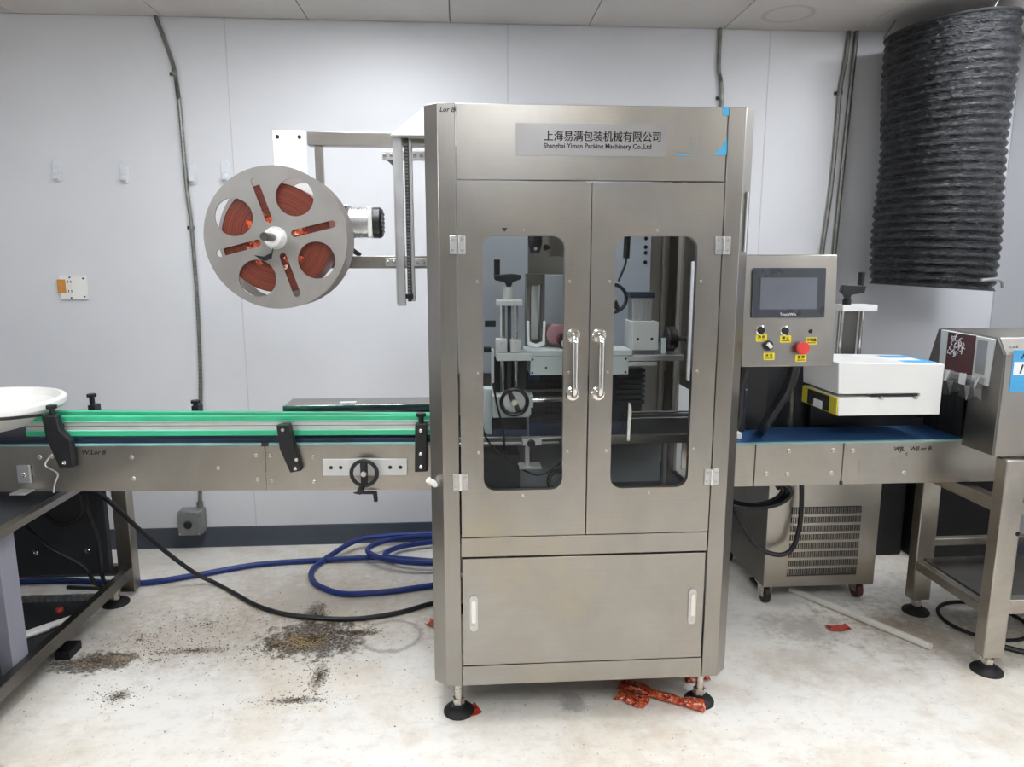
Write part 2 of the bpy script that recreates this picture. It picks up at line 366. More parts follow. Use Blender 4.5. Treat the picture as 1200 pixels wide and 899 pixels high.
# ================================================================== the room
X0, X1, Y0, YW, ZC = -3.147, 2.63, -5.16, 3.38, 2.42
struct(ob('floor', B().box(X0 - 0.2, X1 + 0.2, Y0 - 0.2, YW + 0.2, -0.1, 0), 'floor'))
wb = struct(ob('wall_back', B().box(X0 - 0.15, X1 + 0.15, YW + 0.004, YW + 0.12, 0, ZC + 0.1), 'wall'))
seams = [X0, -2.25, -1.027, 0.209, 1.416, X1]
for a, b in zip(seams, seams[1:]): bx('wall_panel', 'wall', wb, a + 0.0012, b - 0.0012, YW, YW + 0.006, 0, ZC, bevel=0.001)
for sx in seams[1:-1]: bx('joint_strip', 'joint', wb, sx - 0.003, sx + 0.003, YW - 0.0012, YW + 0.002, 0.1, ZC, bevel=0.001)
wr = struct(ob('wall_right', B().box(X1 + 0.004, X1 + 0.12, Y0, YW, 0, ZC + 0.1), 'wall'))
for a, b in ((YW - 1.22, YW), (YW - 2.44, YW - 1.22), (YW - 3.66, YW - 2.44), (YW - 4.88, YW - 3.66), (YW - 6.1, YW - 4.88), (YW - 7.32, YW - 6.1), (Y0, YW - 7.32)): bx('wall_panel', 'wall', wr, X1, X1 + 0.006, a + 0.0012, b - 0.0012, 0, ZC, bevel=0.001)
struct(ob('wall_left', B().box(X0 - 0.12, X0, Y0, YW, 0, ZC + 0.1), 'wall'))
struct(ob('wall_front', B().box(X0 - 0.15, X1 + 0.15, Y0 - 0.12, Y0, 0, ZC + 0.1), 'wall'))
def coving(name, poly, ax, a, b): struct(ob(name, B().prism(poly, ax, a, b), 'coving'))
coving('baseboard_back', [(YW, 0), (YW - 0.012, 0), (YW - 0.006, 0.012), (YW - 0.005, 0.097), (YW - 0.002, 0.1), (YW, 0.1)], 'x', X0, X1)
coving('baseboard_right', [(X1, 0), (X1 - 0.012, 0), (X1 - 0.006, 0.012), (X1 - 0.005, 0.097), (X1 - 0.002, 0.1), (X1, 0.1)], 'y', Y0, YW)
ce = struct(ob('ceiling', B().box(X0 - 0.15, X1 + 0.15, Y0 - 0.15, YW + 0.15, ZC + 0.012, ZC + 0.12), 'conduit'))
cx = [X0 + 0.62 * k for k in range(10)] + [X1]
cy = [YW, YW - 0.61] + [YW - 0.61 - 1.22 * k for k in range(1, 7)] + [Y0]
LIT = {(4, 1), (8, 1), (5, 3), (2, 2), (8, 3)}
n_l = 0
spots = {(4, 1): 'closest to the wall above the reel', (8, 1): 'closest to the black duct', (5, 3): 'right above the camera', (2, 2): 'nearest the plain side wall', (8, 3): 'behind the camera in line with the duct'}
for i in range(10):
    for j in range(8):
        a, b, c, d = cx[i], cx[i + 1], cy[j + 1], cy[j]
        if b - a < 0.01 or d - c < 0.01: continue
        if (i, j) in LIT:
            L = thing('ceiling_light', 'white recessed ceiling troffer ' + spots[(i, j)], 'ceiling light', ((a + b) / 2, (c + d) / 2, ZC), 'ceiling troffers')
            ob('frame', B().plate([(a + .002, c + .002), (b - .002, c + .002), (b - .002, d - .002), (a + .002, d - .002)], [[(a + .03, c + .03), (b - .03, c + .03), (b - .03, d - .03), (a + .03, d - .03)]], 'z', ZC - 0.004, ZC + 0.01), 'white', L)
            bx('diffuser', 'lamp', L, a + .03, b - .03, c + .03, d - .03, ZC + 0.002, ZC + 0.006, bevel=0)
        else:
            bx('ceiling_tile', 'tile', ce, a + 0.002, b - 0.002, c + 0.002, d - 0.002, ZC, ZC + 0.013, bevel=0.002)

# ================================================================== sleeve machine cabinet
MF = 1.93
mc = thing('sleeve_labeling_machine', 'tall brushed stainless cabinet machine with two windowed doors standing on black feet', 'machine', (0.345, 2.3, 0))
for nm, poly in (('corner_post', [(-.064, MF), (-.0185, MF), (-.0185, 1.99), (-.1, 1.99), (-.1, MF + .037)]), ('corner_post', [(.755, MF), (.708, MF), (.708, 1.99), (.792, 1.99), (.792, MF + .037)])):
    ob(nm, B().prism(poly, 'z', 0.13, 1.777), 'steel_v', mc, 0.0015)
tp = bx('header_panel', 'steel', mc, -.016, .705, MF + .001, MF + .02, 1.586, 1.777)
bx('cross_rail', 'steel', mc, -.016, .705, MF, MF + .03, .534, .592)
bx('sill_rail', 'steel', mc, -.016, .705, MF, MF + .03, .13, .192)
lp = bx('access_panel', 'steel', mc, -.0135, .7015, MF - .002, MF + .016, .196, .529)
for x in (.018, .667):
    la = ob('latch', B().prism(rrect(x - .0115, x + .0115, .307, .418, .0112), 'y', MF - .008, MF + .002), 'alu', lp, 0.001, 'chrome flush latch')
    ob('latch_grip', B().prism(rrect(x - .006, x + .006, .335, .405, .0058), 'y', MF - .013, MF - .006), 'chrome', la)
    ob('lock', B().cyl((x, MF - .012, .322), (x, MF - .006, .322), .0055), 'screw', la)
def door(x0, x1, wx0, wx1, hx, hinge_x):
    z0, z1 = .5965, 1.581; wz0, wz1 = .733, 1.441
    d = ob('door', B().plate([(x0, z0), (x1, z0), (x1, z1), (x0, z1)], [rrect(wx0, wx1, wz0, wz1, .034, 8)], 'y', MF - .004, MF + .016), 'steel', mc)
    ob('window_pane', B().prism(rrect(wx0 - .012, wx1 + .012, wz0 - .012, wz1 + .012, .03), 'y', MF + .0165, MF + .0205), 'pane', d)
    hb = B(); hb.tube([(hx, MF - .004, 1.172), (hx, MF - .030, 1.172), (hx, MF - .042, 1.160), (hx, MF - .044, 1.145)], .0085, 12, 5)
    hb.cyl((hx, MF - .044, 1.148), (hx, MF - .044, 1.034), .0085, 14)
    hb.tube([(hx, MF - .044, 1.037), (hx, MF - .042, 1.022), (hx, MF - .030, 1.010), (hx, MF - .004, 1.010)], .0085, 12, 5)
    h = ob('handle', hb, 'chrome', d)
    for z in (1.172, 1.010): ob('rosette', B().lathe((hx, MF - .004, z), (0, -1, 0), [(.021, 0), (.021, .004), (.017, .009), (.009, .011)], 24), 'chrome', d)
    xm = (wx0 + wx1) / 2
    for sx, sz in ((xm, wz1 + .016), (xm, wz0 - .016), (wx0 - .014, 1.32), (wx1 + .014, 1.32), (wx0 - .014, 1.07), (wx1 + .014, 1.07), (wx0 - .014, .845), (wx1 + .014, .845)):
        screw(d, (sx, MF - .004, sz))
    for o in [c for c in d.children if c.name.startswith('screw')]: o.location -= Vector((0, 0, 0))
    for z in (1.417, .762):
        hg = bx('hinge', 'alu', mc, hinge_x - .021, hinge_x + .021, MF - .009, MF - .001, z - .024, z + .024)
        ob('knuckle', B().cyl((hinge_x, MF - .010, z - .024), (hinge_x, MF - .010, z + .024), .0045, 10), 'chrome', hg)
        for dx in (-.013, .013):
            for dz in (-.014, .014): screw(hg, (hinge_x + dx, MF - .009, z + dz), r=.0042)
    return d
dl = door(-.0135, .341, .050, .273, .299, -.0155)
dr = door(.345, .7035, .411, .637, .371, .706)
ob('door_chip', B().prism([(.102, 1.462), (.118, 1.462), (.11, 1.452)], 'y', MF - .0046, MF - .003), 'ink', dl)
st = bx('nameplate', 'sticker', mc, .139, .543, MF - .0002, MF + .001, 1.648, 1.730, bevel=0, label='frosted sticker with the maker name in black')
text('上海易满包装机械有限公司', 'lettering', 'ink', st, (.213, MF - .0006, 1.688), .0285, sx=.92)
text('上海易满包装机械有限公司', 'lettering', 'ink', st, (.2138, MF - .0006, 1.6883), .0285, sx=.92)
text('Shanghai Yiman Packing Machinery Co.,Ltd', 'lettering', 'ink', st, (.213, MF - .0006, 1.668), .0172, sx=.97, bold=.0003)
text('Lor B', 'handwriting', 'ink', mc, (-.058, MF - .0006, 1.755), .017, bold=.0003, shear=.3)
bx('tape', 'bluetape', mc, .690, .7068, MF - .0006, MF + .0005, 1.755, 1.7765, bevel=0, label='torn sky blue tape corner')
ob('tape', B().prism([(.706, 1.700), (.706, 1.655), (.668, 1.655), (.690, 1.672)], 'y', MF - .0004, MF + .0006), 'bluetape', mc, 0, 'torn sky blue tape corner')
ob('tape', B().prism([(.562, 1.663), (.572, 1.656), (.622, 1.653), (.575, 1.651)], 'y', MF - .0004, MF + .0006), 'bluetape', mc, 0, 'sky blue tape shred')
for k, (x, z) in enumerate(((.607, 1.685), (.633, 1.695))): bx('tape_residue', 'sticker', mc, x, x + .0025, MF - .0003, MF + .0005, z - .012, z + .014, bevel=0)
ob('plug', B().cyl((-.085, 1.955, .745), (-.108, 1.94, .765), .009, 14), 'plastic_w', mc, .002, 'small white plug')
bx('label_strip', 'paper', mc, .775, .778, MF + .012, MF + .03, 1.40, 1.56, bevel=0)
def foot(parent, x, y, zt=.135, R=.047, cz=.03, mat='rubber'):
    f = ob('foot', B().lathe((x, y, 0), (0, 0, 1), [(R, 0), (R, .006), (R * .9, .012), (R * .45, .02), (R * .42, cz), (0.0, cz)], 28), mat, parent, 0, 'black rubber foot')
    ob('foot_stem', B().cyl((x, y, cz), (x, y, zt), .0115, 14), 'screw', f)
    ob('lock_nut', B().cyl((x, y, cz), (x, y, cz + .018), .019, 6), 'screw', f)
    return f
for x, y in ((-.03, 2.0), (.728, 2.0), (-.03, 2.66), (.728, 2.66)): foot(mc, x, y)
# shell: sides with openings for the belt and for light, back, top frame, deck
def side(x0, x1, hole2):
    out = [(1.99, .13), (2.72, .13), (2.72, 1.777), (1.99, 1.777)]; hs = [rrect(2.24, 2.60, .60, .95, .01, 2)]
    if hole2: hs = [rrect(2.24, 2.60, .60, .93, .01, 2), rrect(2.37, 2.452, .96, 1.375, .008, 2)]
    else: hs.append(rrect(2.06, 2.66, 1.02, 1.70, .02, 2))  # unseen upper opening added so room light reaches the mechanism
    ob('side_wall', B().plate(out, hs, 'x', x0, x1), 'steel_v', mc)
side(-.1, -.095, False); side(.787, .792, True)
bx('back_wall', 'inner_steel', mc, -.095, .787, 2.712, 2.72, .13, .95)
ob('top_frame', B().plate([(-.1, 1.967), (.792, 1.967), (.792, 2.72), (-.1, 2.72)], [rrect(-.06, .752, 2.0, 2.69, .02, 2)], 'z', 1.771, 1.777), 'steel', mc)  # opening made this wide to let ceiling light into the cabinet
bx('deck', 'darkmetal', mc, -.095, .787, 1.96, 2.712, .56, .58)
# --- mechanism seen through the doors
bx('backing_plate', 'grey', mc, -.06, .225, 2.50, 2.51, .98, 1.76, label='plain grey painted backing plate')
bx('backing_plate', 'grey', mc, .25, .46, 2.44, 2.45, 1.16, 1.33)
bx('backing_plate', 'bluegrey', mc, .43, .665, 2.52, 2.53, 1.05, 1.70, label='bluish backing plate with a row of holes')
for z in (1.455, 1.425, 1.405, 1.372): screw(mc, (.645, 2.519, z), r=.007, h=.003, mat='hole', name='hole')
bx('slot_cover', 'darkmetal', mc, .535, .60, 2.512, 2.52, 1.475, 1.481)
ob('cable_gland', B().tube([(.545, 2.40, 1.53), (.550, 2.40, 1.46)], .003, 8, 1).cyl((.551, 2.40, 1.46), (.549, 2.40, 1.385), .011, 12).tube([(.549, 2.40, 1.385), (.545, 2.40, 1.36), (.52, 2.38, 1.31)], .004, 8, 4), 'black', mc)
for x in (.735, .775): bx('upright', 'inner_steel', mc, x, x + .012, 2.60 if x < .74 else 2.52, 2.66 if x < .74 else 2.56, .60, 1.70)
bx('upright', 'inner_steel', mc, .672, .733, 2.62, 2.66, .60, 1.70); bx('rear_screen', 'inner_steel', mc, -.095, .787, 2.70, 2.711, .95, 1.777)
# lift column with crank
lc = bx('lift_plate', 'alu_matt', mc, .100, .178, 2.16, 2.24, 1.241, 1.257)
ob('collar', B().cyl((.137, 2.2, 1.257), (.137, 2.2, 1.297), .0165, 20), 'alu_matt', lc)
for x in (.119, .160): ob('guide_rod', B().cyl((x, 2.2, .96), (x, 2.2, 1.241), .0075, 14), 'chrome', lc)
ob('lead_screw', B().cyl((.14, 2.2, .96), (.14, 2.2, 1.241), .006, 12), 'darkmetal', lc)
cr = ob('crank', B().prism([(.094, 1.318), (.126, 1.311), (.132, 1.297), (.145, 1.297), (.150, 1.311), (.174, 1.320), (.176, 1.333), (.150, 1.337), (.094, 1.334)], 'y', 2.188, 2.212), 'black', lc, .003)
ob('grip', B().cyl((.102, 2.2, 1.325), (.102, 2.2, 1.380), .0095, 14), 'black', cr)
for x in (.098, .141): b_ = bx('clamp_block', 'alu_matt', mc, x, x + .033, 2.165, 2.235, 1.098, 1.136); screw(b_, (x + .016, 2.165, 1.126), r=.003)
bx('carriage_plate', 'alu_matt', mc, .098, .205, 2.15, 2.25, 1.073, 1.096)
bx('stop_bracket', 'alu_matt', mc, .085, .092, 2.2, 2.26, .90, 1.10); bx('sensor_block', 'black', mc, .06, .083, 2.19, 2.22, 1.095, 1.11)
bx('base_block', 'dark', mc, .09, .20, 2.26, 2.3, .83, 1.07)
bx('gear_block', 'grey_lt', mc, .085, .20, 2.15, 2.24, .895, .962); bx('strut', 'black', mc, .065, .10, 2.24, 2.26, 1.17, 1.19)
bx('bracket_leg', 'grey_lt', mc, .06, .086, 2.24, 2.30, .82, .97)
def handwheel(parent, c, axis, R, r=.006, spoke=True, mat='black', grip=None, local=False):
    c = Vector(c); ax = Vector(axis).normalized()
    h = ob('handwheel', B().torus(c, ax, R, r, 36, 8), mat, parent, label='black handwheel')
    a = Vector((0.45, 0, -0.9)); a = (a - ax * a.dot(ax)).normalized(); bb = ax.cross(a)
    w = R * .28; pts = [c + a * R + bb * w * .5, c + a * R - bb * w * .5, c - bb * w * .8, c - a * R - bb * w * .5, c - a * R + bb * w * .5, c + bb * w * .8]
    ob('spoke', B().loft([[p - ax * .004 for p in pts], [p + ax * .005 for p in pts]]), mat, h)
    ob('hub', B().cyl(c - ax * .012, c + ax * .012, R * .25, 16), 'screw', h)
    return h
handwheel(mc, (.151, 2.13, .948), (0, -1, 0), .040); handwheel(mc, (.498, 2.36, 1.252), (0, -1, 0), .046)
ob('wheel_backing', B().cyl((.151, 2.14, .948), (.151, 2.15, .948), .034, 24), 'alu_matt', mc)
ob('sensor', B().lathe((.232, 2.33, 1.40), (0, 0, 1), [(.012, 0), (.016, .006), (.0235, .03), (.0235, .055), (.022, .06), (.022, .16), (.0, .16)], 18), 'black', mc)
ob('sensor_window', B().cyl((.232, 2.305, 1.415), (.232, 2.31, 1.415), .005, 10), 'alu', mc)
ob('cable_grip', B().prism([(.262, 1.42), (.268, 1.41), (.282, 1.415), (.282, 1.425), (.268, 1.43)], 'y', 2.35, 2.38), 'black', mc)
ob('cable_grip', B().prism([(.262, 1.478), (.268, 1.468), (.282, 1.473), (.282, 1.483), (.268, 1.488)], 'y', 2.35, 2.38), 'black', mc)
bx('valve_block', 'steel_v', mc, .285, .33, 2.36, 2.42, 1.39, 1.46)
ob('film_channel', B().plate([(.202, 1.10), (.262, 1.10), (.262, 1.335), (.202, 1.335)], [[(.212, 1.11), (.252, 1.11), (.252, 1.30), (.212, 1.30)]], 'y', 2.30, 2.36), 'steel_dark', mc)
bx('film_tongue', 'alu_matt', mc, .219, .245, 2.33, 2.34, 1.12, 1.298)
ob('yoke', B().prism([(.202, 1.185), (.209, 1.185), (.211, 1.118), (.232, 1.110), (.253, 1.118), (.255, 1.185), (.262, 1.185), (.261, 1.108), (.232, 1.096), (.203, 1.108)], 'y', 2.27, 2.29), 'white', mc, .002)
ob('roller', B().cyl((.295, 2.27, 1.14), (.295, 2.36, 1.14), .03, 22), 'roller', mc); ob('roller', B().cyl((.318, 2.23, 1.125), (.318, 2.30, 1.125), .021, 20), 'maroon', mc); ob('roller_knob', B().lathe((.323, 2.21, 1.118), (0, -1, 0), [(.018, 0), (.018, .012), (.009, .016), (.009, .004), (0, .004)], 18), 'white', mc)
bx('rod_block', 'roller', mc, .285, .335, 2.3, 2.33, 1.11, 1.17)
sh = bx('sleeve_head', 'grey_lt', mc, .205, .518, 2.19, 2.30, 1.021, 1.082, label='pale grey enamelled head housing'); bx('cover_lip', 'grey_lt', sh, .192, .527, 2.185, 2.31, 1.082, 1.099)
for x, z in ((.212, 1.071), (.212, 1.029), (.255, 1.045), (.508, 1.071), (.508, 1.029)): screw(sh, (x, 2.19, z), r=.0035, mat='ink')
pb = bx('perforated_block', 'dark', mc, .20, .60, 2.33, 2.36, .84, 1.02)
for i in range(4):
    for j in range(7): screw(pb, (.275 + i * .014, 2.329, .87 + j * .018), r=.0045, h=.001, mat='hole', name='hole')
bx('blue_cylinder', 'bluebelt', mc, .212, .25, 2.30, 2.33, .985, 1.015)
ob('tie_bar', B().cyl((.215, 2.22, .936), (.36, 2.22, .936), .0115, 16), 'chrome', mc); bx('bar_clamp', 'grey_lt', mc, .196, .216, 2.2, 2.24, .915, .957)
bx('guide_strip', 'steel_dark', mc, .19, .42, 2.25, 2.258, .957, .964)
ob('drop_rod', B().cyl((.199, 2.2, .80), (.199, 2.2, .92), .0035, 10), 'alu', mc); bx('rod_clamp', 'grey_lt', mc, .190, .208, 2.185, 2.215, .893, .915)
cb = bx('cross_clamp', 'alu_matt', mc, .176, .235, 2.12, 2.16, .812, .833); ob('clamp_knob', B().lathe((.202, 2.115, .822), (0, -1, 0), [(.012, 0), (.0125, .008), (.009, .012), (0, .012)], 16), 'black', cb)
ob('clamp_rod', B().cyl((.235, 2.14, .828), (.33, 2.14, .832), .0045, 10), 'alu', cb); bx('clamp_leg', 'alu_matt', cb, .184, .199, 2.13, 2.142, .745, .812)
bx('shoe', 'alu_matt', cb, .165, .235, 2.11, 2.17, .738, .745)
bx('bed_rail', 'steel', mc, -.09, .785, 2.235, 2.245, .782, .812); bx('bed_rail', 'steel_dark', mc, -.09, .785, 2.50, 2.51, .782, .832); bx('bed_rail', 'alu', mc, -.05, .30, 2.20, 2.206, .795, .803)
bx('belt_bed', 'belt', mc, -.095, .787, 2.25, 2.495, .785, .797); bx('motor_block', 'dark', mc, -.06, .18, 2.28, 2.44, .58, .74)
bx('lower_panel', 'grey', mc, .175, .46, 2.42, 2.43, .58, .735); bx('lower_panel', 'inner_dark', mc, .40, .71, 2.46, 2.47, .58, .77)
bx('lower_post', 'alu', mc, .685, .697, 2.34, 2.36, .58, .78); ob('pulley', B().torus((.315, 2.3, .64), (0, -1, 0), .035, .008), 'rubber', mc)
ob('loose_wire', B().tube([(.04, 2.1, .98), (.06, 2.1, .85), (.13, 2.12, .77), (.22, 2.13, .715), (.29, 2.14, .745), (.34, 2.16, .80)], .0035, 6, 6), 'cable', mc)
ob('loose_wire', B().tube([(.085, 2.12, 1.01), (.10, 2.11, .93), (.115, 2.11, .87), (.12, 2.12, .80)], .0035, 6, 6), 'cable', mc)
# right window mechanism
mt = bx('drive_motor', 'alu', mc, .546, .612, 2.28, 2.34, 1.183, 1.258); bx('motor_cap', 'belt', mt, .541, .617, 2.275, 2.345, 1.258, 1.275)
for k in range(5): bx('fin', 'alu', mt, .549 + k * .0135, .553 + k * .0135, 2.274, 2.281, 1.187, 1.255, bevel=0)
gb = bx('gear_housing', 'alu_matt', mc, .540, .625, 2.24, 2.36, 1.092, 1.183)
for x in (.557, .603): screw(gb, (x, 2.24, 1.128), r=.0045, mat='ink')
bx('shelf_plate', 'alu', mc, .518, .700, 2.2, 2.34, 1.062, 1.080); bx('under_rail', 'alu', mc, .515, .612, 2.2, 2.26, 1.046, 1.060)
ob('turn_knob', B().lathe((.655, 2.26, 1.125), (1, 0, 0), [(.036, 0), (.04, .004), (.04, .022), (.034, .032), (.012, .034), (.0, .034)], 22), 'black', mc)
ob('turn_shaft', B().cyl((.625, 2.26, 1.125), (.722, 2.26, 1.125), .008, 12), 'darkmetal', mc); bx('knob_bracket', 'grey_lt', mc, .636, .652, 2.24, 2.28, 1.08, 1.13)
for z in (.871, .892): ob('guide_rod', B().cyl((.53, 2.22, z), (.785, 2.22, z), .0032, 10), 'chrome', mc)
ob('guide_end', B().prism([(.520, .80), (.532, .80), (.534, .86), (.537, .90), (.532, .925), (.522, .93)], 'y', 2.2, 2.245), 'chrome', mc, .002)
bx('glass_tray', 'darkmetal', mc, .53, .785, 2.28, 2.30, .80, .87)
for k in range(7): bx('vent_slat', 'dark', mc, .51, .605, 2.315, 2.32, .90 + k * .018, .912 + k * .018, bevel=0)

# ================================================================== label unwinder
un = thing('label_unwinder', 'round slotted aluminium reel with motor on bracket frame beside the tall cabinet', 'reel', (-.3, 2.3, 1.2))
DC = (-.544, 1.441); DR = .205
holes = [circ(DC[0] + .130 * math.cos(math.radians(a)), DC[1] + .130 * math.sin(math.radians(a)), .054, 28) for a in (63, 153, 243, 331)]
slots = [slot(DC[0], DC[1], math.radians(a), .056, .168, .0105) for a in (14, 108, 195, 288)]
for y in (2.145, 2.272): ob('reel_disc', B().plate(circ(*DC, DR, 72), holes + slots + [circ(*DC, .012, 16)], 'y', y, y + .006), 'disc', un)
ob('spindle', B().cyl((DC[0], 2.02, DC[1]), (DC[0], 2.42, DC[1]), .0115, 18), 'steel_dark', un); ob('hub', B().cyl((DC[0], 2.10, DC[1]), (DC[0], 2.145, DC[1]), .025, 26), 'white', un, .002)
ob('hub_flange', B().cyl((DC[0], 2.135, DC[1]), (DC[0], 2.145, DC[1]), .033, 26), 'alu_matt', un)
ob('lock_lever', B().prism([(-.602, 1.392), (-.575, 1.388), (-.553, 1.398), (-.548, 1.412), (-.555, 1.383), (-.570, 1.376), (-.578, 1.376)], 'y', 2.118, 2.13), 'black', un, .001)
bx('mount_plate', 'white', un, -.588, -.487, 2.345, 2.353, 1.40, 1.776)
for x in (-.573, -.506): screw(un, (x, 2.345, 1.757), r=.006, mat='ink')
bx('frame_bar', 'steel', un, -.486, -.10, 2.36, 2.40, 1.735, 1.776); bx('frame_bar', 'steel', un, -.466, -.443, 2.365, 2.395, 1.36, 1.735); bx('frame_bar', 'steel', un, -.44, -.10, 2.36, 2.40, 1.352, 1.392)
pr = B().box(-.213, -.189, 2.33, 2.355, 1.232, 1.758).box(-.219, -.213, 2.345, 2.355, 1.238, 1.758)
ob('profile_rail', pr, 'alu', un, .001); bx('profile_rail', 'alu', un, -.170, -.160, 2.35, 2.39, 1.245, 1.758); bx('rail_groove', 'darkmetal', un, -.183, -.170, 2.345, 2.36, 1.245, 1.758)
for i in range(46): bx('rack_tooth', 'conduit', un, -.181, -.172, 2.341, 2.346, 1.262 + i * .0105, 1.267 + i * .0105, bevel=0)
for z in (1.705, 1.372):
    c_ = bx('rail_clamp', 'alu', un, -.253, -.118, 2.352, 2.37, z - .013, z + .013)
    for x in (-.245, -.225, -.150, -.13): screw(c_, (x, 2.351, z), r=.006, mat='chrome')
ob('clamp_gusset', B().prism([(-.24, 1.692), (-.20, 1.692), (-.205, 1.66)], 'y', 2.355, 2.36), 'darkmetal', un)
ob('hood', B().prism([(-.222, 1.758), (-.10, 1.758), (-.10, 1.853)], 'y', 2.30, 2.46), 'white', un, .001, 'white sloped sheet cover')
bx('shaft_end', 'black', un, -.19, -.165, 2.335, 2.35, 1.255, 1.27)
mo = ob('motor', B().cyl((-.37, 2.42, 1.500), (-.308, 2.42, 1.500), .046, 28), 'alu', un)
for k in range(7): ob('cooling_fin', B().cyl((-.366 + k * .008, 2.42, 1.500), (-.363 + k * .008, 2.42, 1.500), .050, 28), 'alu', mo)
bx('gearbox', 'alu', mo, -.43, -.37, 2.385, 2.455, 1.470, 1.555); bx('terminal_box', 'darkmetal', mo, -.40, -.375, 2.375, 2.40, 1.50, 1.55)
bx('motor_flange', 'white', mo, -.308, -.294, 2.37, 2.47, 1.452, 1.548)
ob('fan_cover', B().lathe((-.294, 2.42, 1.50), (1, 0, 0), [(.05, 0), (.05, .022), (.043, .030), (.0, .030)], 28), 'black', mo)
for i in range(5):
    bx('vent_rib', 'dark', mo, -.266, -.262, 2.385, 2.455, 1.470 + i * .014, 1.475 + i * .014, bevel=0)
ob('motor_cable', B().tube([(-.39, 2.38, 1.50), (-.385, 2.37, 1.46), (-.37, 2.38, 1.42), (-.34, 2.40, 1.395)], .008, 8, 6), 'cable', un)
fr_me = B().lathe((0, 0, 0), (0, 1, 0), [(.03, 0), (.158, 0), (.158, .11), (.03, .11)], 48).mesh('film_roll', 'film', True, .5)
fr = link(fr_me, 'film_roll', None, (DC[0], 2.156, DC[1])); tag(fr, 'wound roll of dark red printed film inside the slotted reel', 'film roll')
ts = B(); 
for k in range(60):
    a = random.uniform(0, 2 * PI); r_ = random.uniform(.045, .088); q = Vector((DC[0] + r_ * math.cos(a), 2.152, DC[1] + r_ * math.sin(a)))
    d1 = Vector((random.uniform(-1, 1), random.uniform(-.05, .05), random.uniform(-1, 1))).normalized() * random.uniform(.008, .016); d2 = Vector((-d1.z, random.uniform(-.003, .003), d1.x)) * random.uniform(.4, .9)
    vv = [ts.bm.verts.new(q + d) for d in (d1, d2, -d1, -d2)]; ts.bm.faces.new(vv)
o_ = ob('loose_film', ts, 'wrapper', None, 0, loc=None); o_.parent = fr; o_.location = (-DC[0], -2.156, -DC[1]); o_['kind'] = 'stuff'

# ================================================================== infeed conveyor (turned a little, local frame)
ic = thing('infeed_conveyor', 'stainless belt conveyor with green guide rails running into the reel side of the cabinet', 'conveyor', (-.1, 2.29, 0), None, -math.atan(.05), world=False)
def lo(name, b, mat, bevel=.001, label=None, par=None): return ob(name, b, mat, par or ic, bevel, label)
for a, b in ((-1.75, -.563), (-.560, .02)):
    sp = lo('side_plate', B().box(a, b, 0, .006, .622, .776), 'steel_conv')
lo('side_plate', B().box(-1.75, .0, .215, .221, .622, .776), 'steel_conv')
lo('rail_edge', B().box(-1.75, .0, -.002, .012, .776, .783), 'belt_teal'); lo('belt', B().box(-1.75, .0, .012, .21, .778, .797), 'belt')
for x in (-1.7, -.9, -.1): lo('cross_tie', B().box(x - .02, x + .02, .006, .215, .64, .70), 'steel_dark')
# guide rails: green plastic faces on aluminium
def guide(y0, y1, xa, xb):
    def seg(name, mat, za, zb, dy, par=None):
        b = B(); b.loft([[(xa, y0 - dy, za), (xa, y0 + .016, za), (xa, y0 + .016, zb), (xa, y0 - dy, zb)], [(xb, y1 - dy, za), (xb, y1 + .016, za), (xb, y1 + .016, zb), (xb, y1 - dy, zb)]])
        return lo(name, b, mat, .002, None, par)
    g = seg('guide_rail', 'alu_matt', .824, .858, .004)
    seg('guide_strip', 'green', .856, .872, .008, g); seg('guide_strip', 'green', .806, .824, .008, g); seg('groove', 'darkmetal', .838, .841, .0045, g)
    seg('guide_edge', 'green_hi', .852, .857, .009, g); seg('guide_edge', 'green_hi', .822, .826, .009, g)
guide(.022, .022, -1.345, .02); guide(.112, .052, -1.345, .02)
def knob(x, y, z, par=None, r=.017):
    k = lo('star_knob', B().prism([(x + (r if i % 2 == 0 else r * .8) * math.cos(PI * i / 8), y + (r if i % 2 == 0 else r * .8) * math.sin(PI * i / 8)) for i in range(16)], 'z', z, z + .012), 'black', .002, None, par)
    lo('knob_stem', B().cyl((x, y, z - .03), (x, y, z), .009, 12), 'black', 0, None, k); return k
def lx(px_x): return px_x + .1
br = [[(-1.262, .884), (-1.214, .884), (-1.210, .838), (-1.178, .800), (-1.178, .712), (-1.222, .708), (-1.255, .812)],
      [(-.512, .850), (-.470, .853), (-.438, .697), (-.475, .690), (-.505, .770)],
      [(-.062, .853), (-.024, .853), (-.026, .692), (-.067, .690)]]
for i, p in enumerate(br):
    k = lo('rail_bracket', B().prism(p, 'y', -.028, -.001), 'black', .003)
    lo('bracket_arm', B().box(p[0][0] + .006, p[1][0] - .006, -.004, .022, .832, .848), 'black', .001, None, k)
    zs = {0: ((-1.205, .728),), 1: ((-.491, .835), (-.452, .735), (-.457, .705)), 2: ((-.044, .83), (-.046, .752), (-.046, .708))}[i]
    for x, z in zs: screw(k, (x, -.028, z), r=.0065, h=.004, mat='chrome')
knob(-1.235, -.012, .905); knob(-.044, -.012, .874); knob(-1.235, .215, .900); knob(-.862, .195, .880)
for x, y in ((-1.235, .215), (-.862, .195)): lo('rail_post', B().box(x - .012, x + .012, y - .01, y + .03, .72, .872), 'black'); lo('post_arm', B().box(x - .008, x + .008, .08, y, .835, .85), 'black')
for x, z in ((-1.30, .74), (-1.26, .742), (-1.0, .738), (-1.0, .665), (-.592, .742), (-.592, .660), (-.545, .742), (-.545, .655), (-.405, .735), (-.405, .650), (-.72, .70)):
    screw(ic, (x, 0, z), r=.0075, h=.004)
for x in (-.385,): pass
pl = lo('bearing_plate', B().box(-.372, -.094, -.009, .0, .674, .730), 'alu_matt', .001)
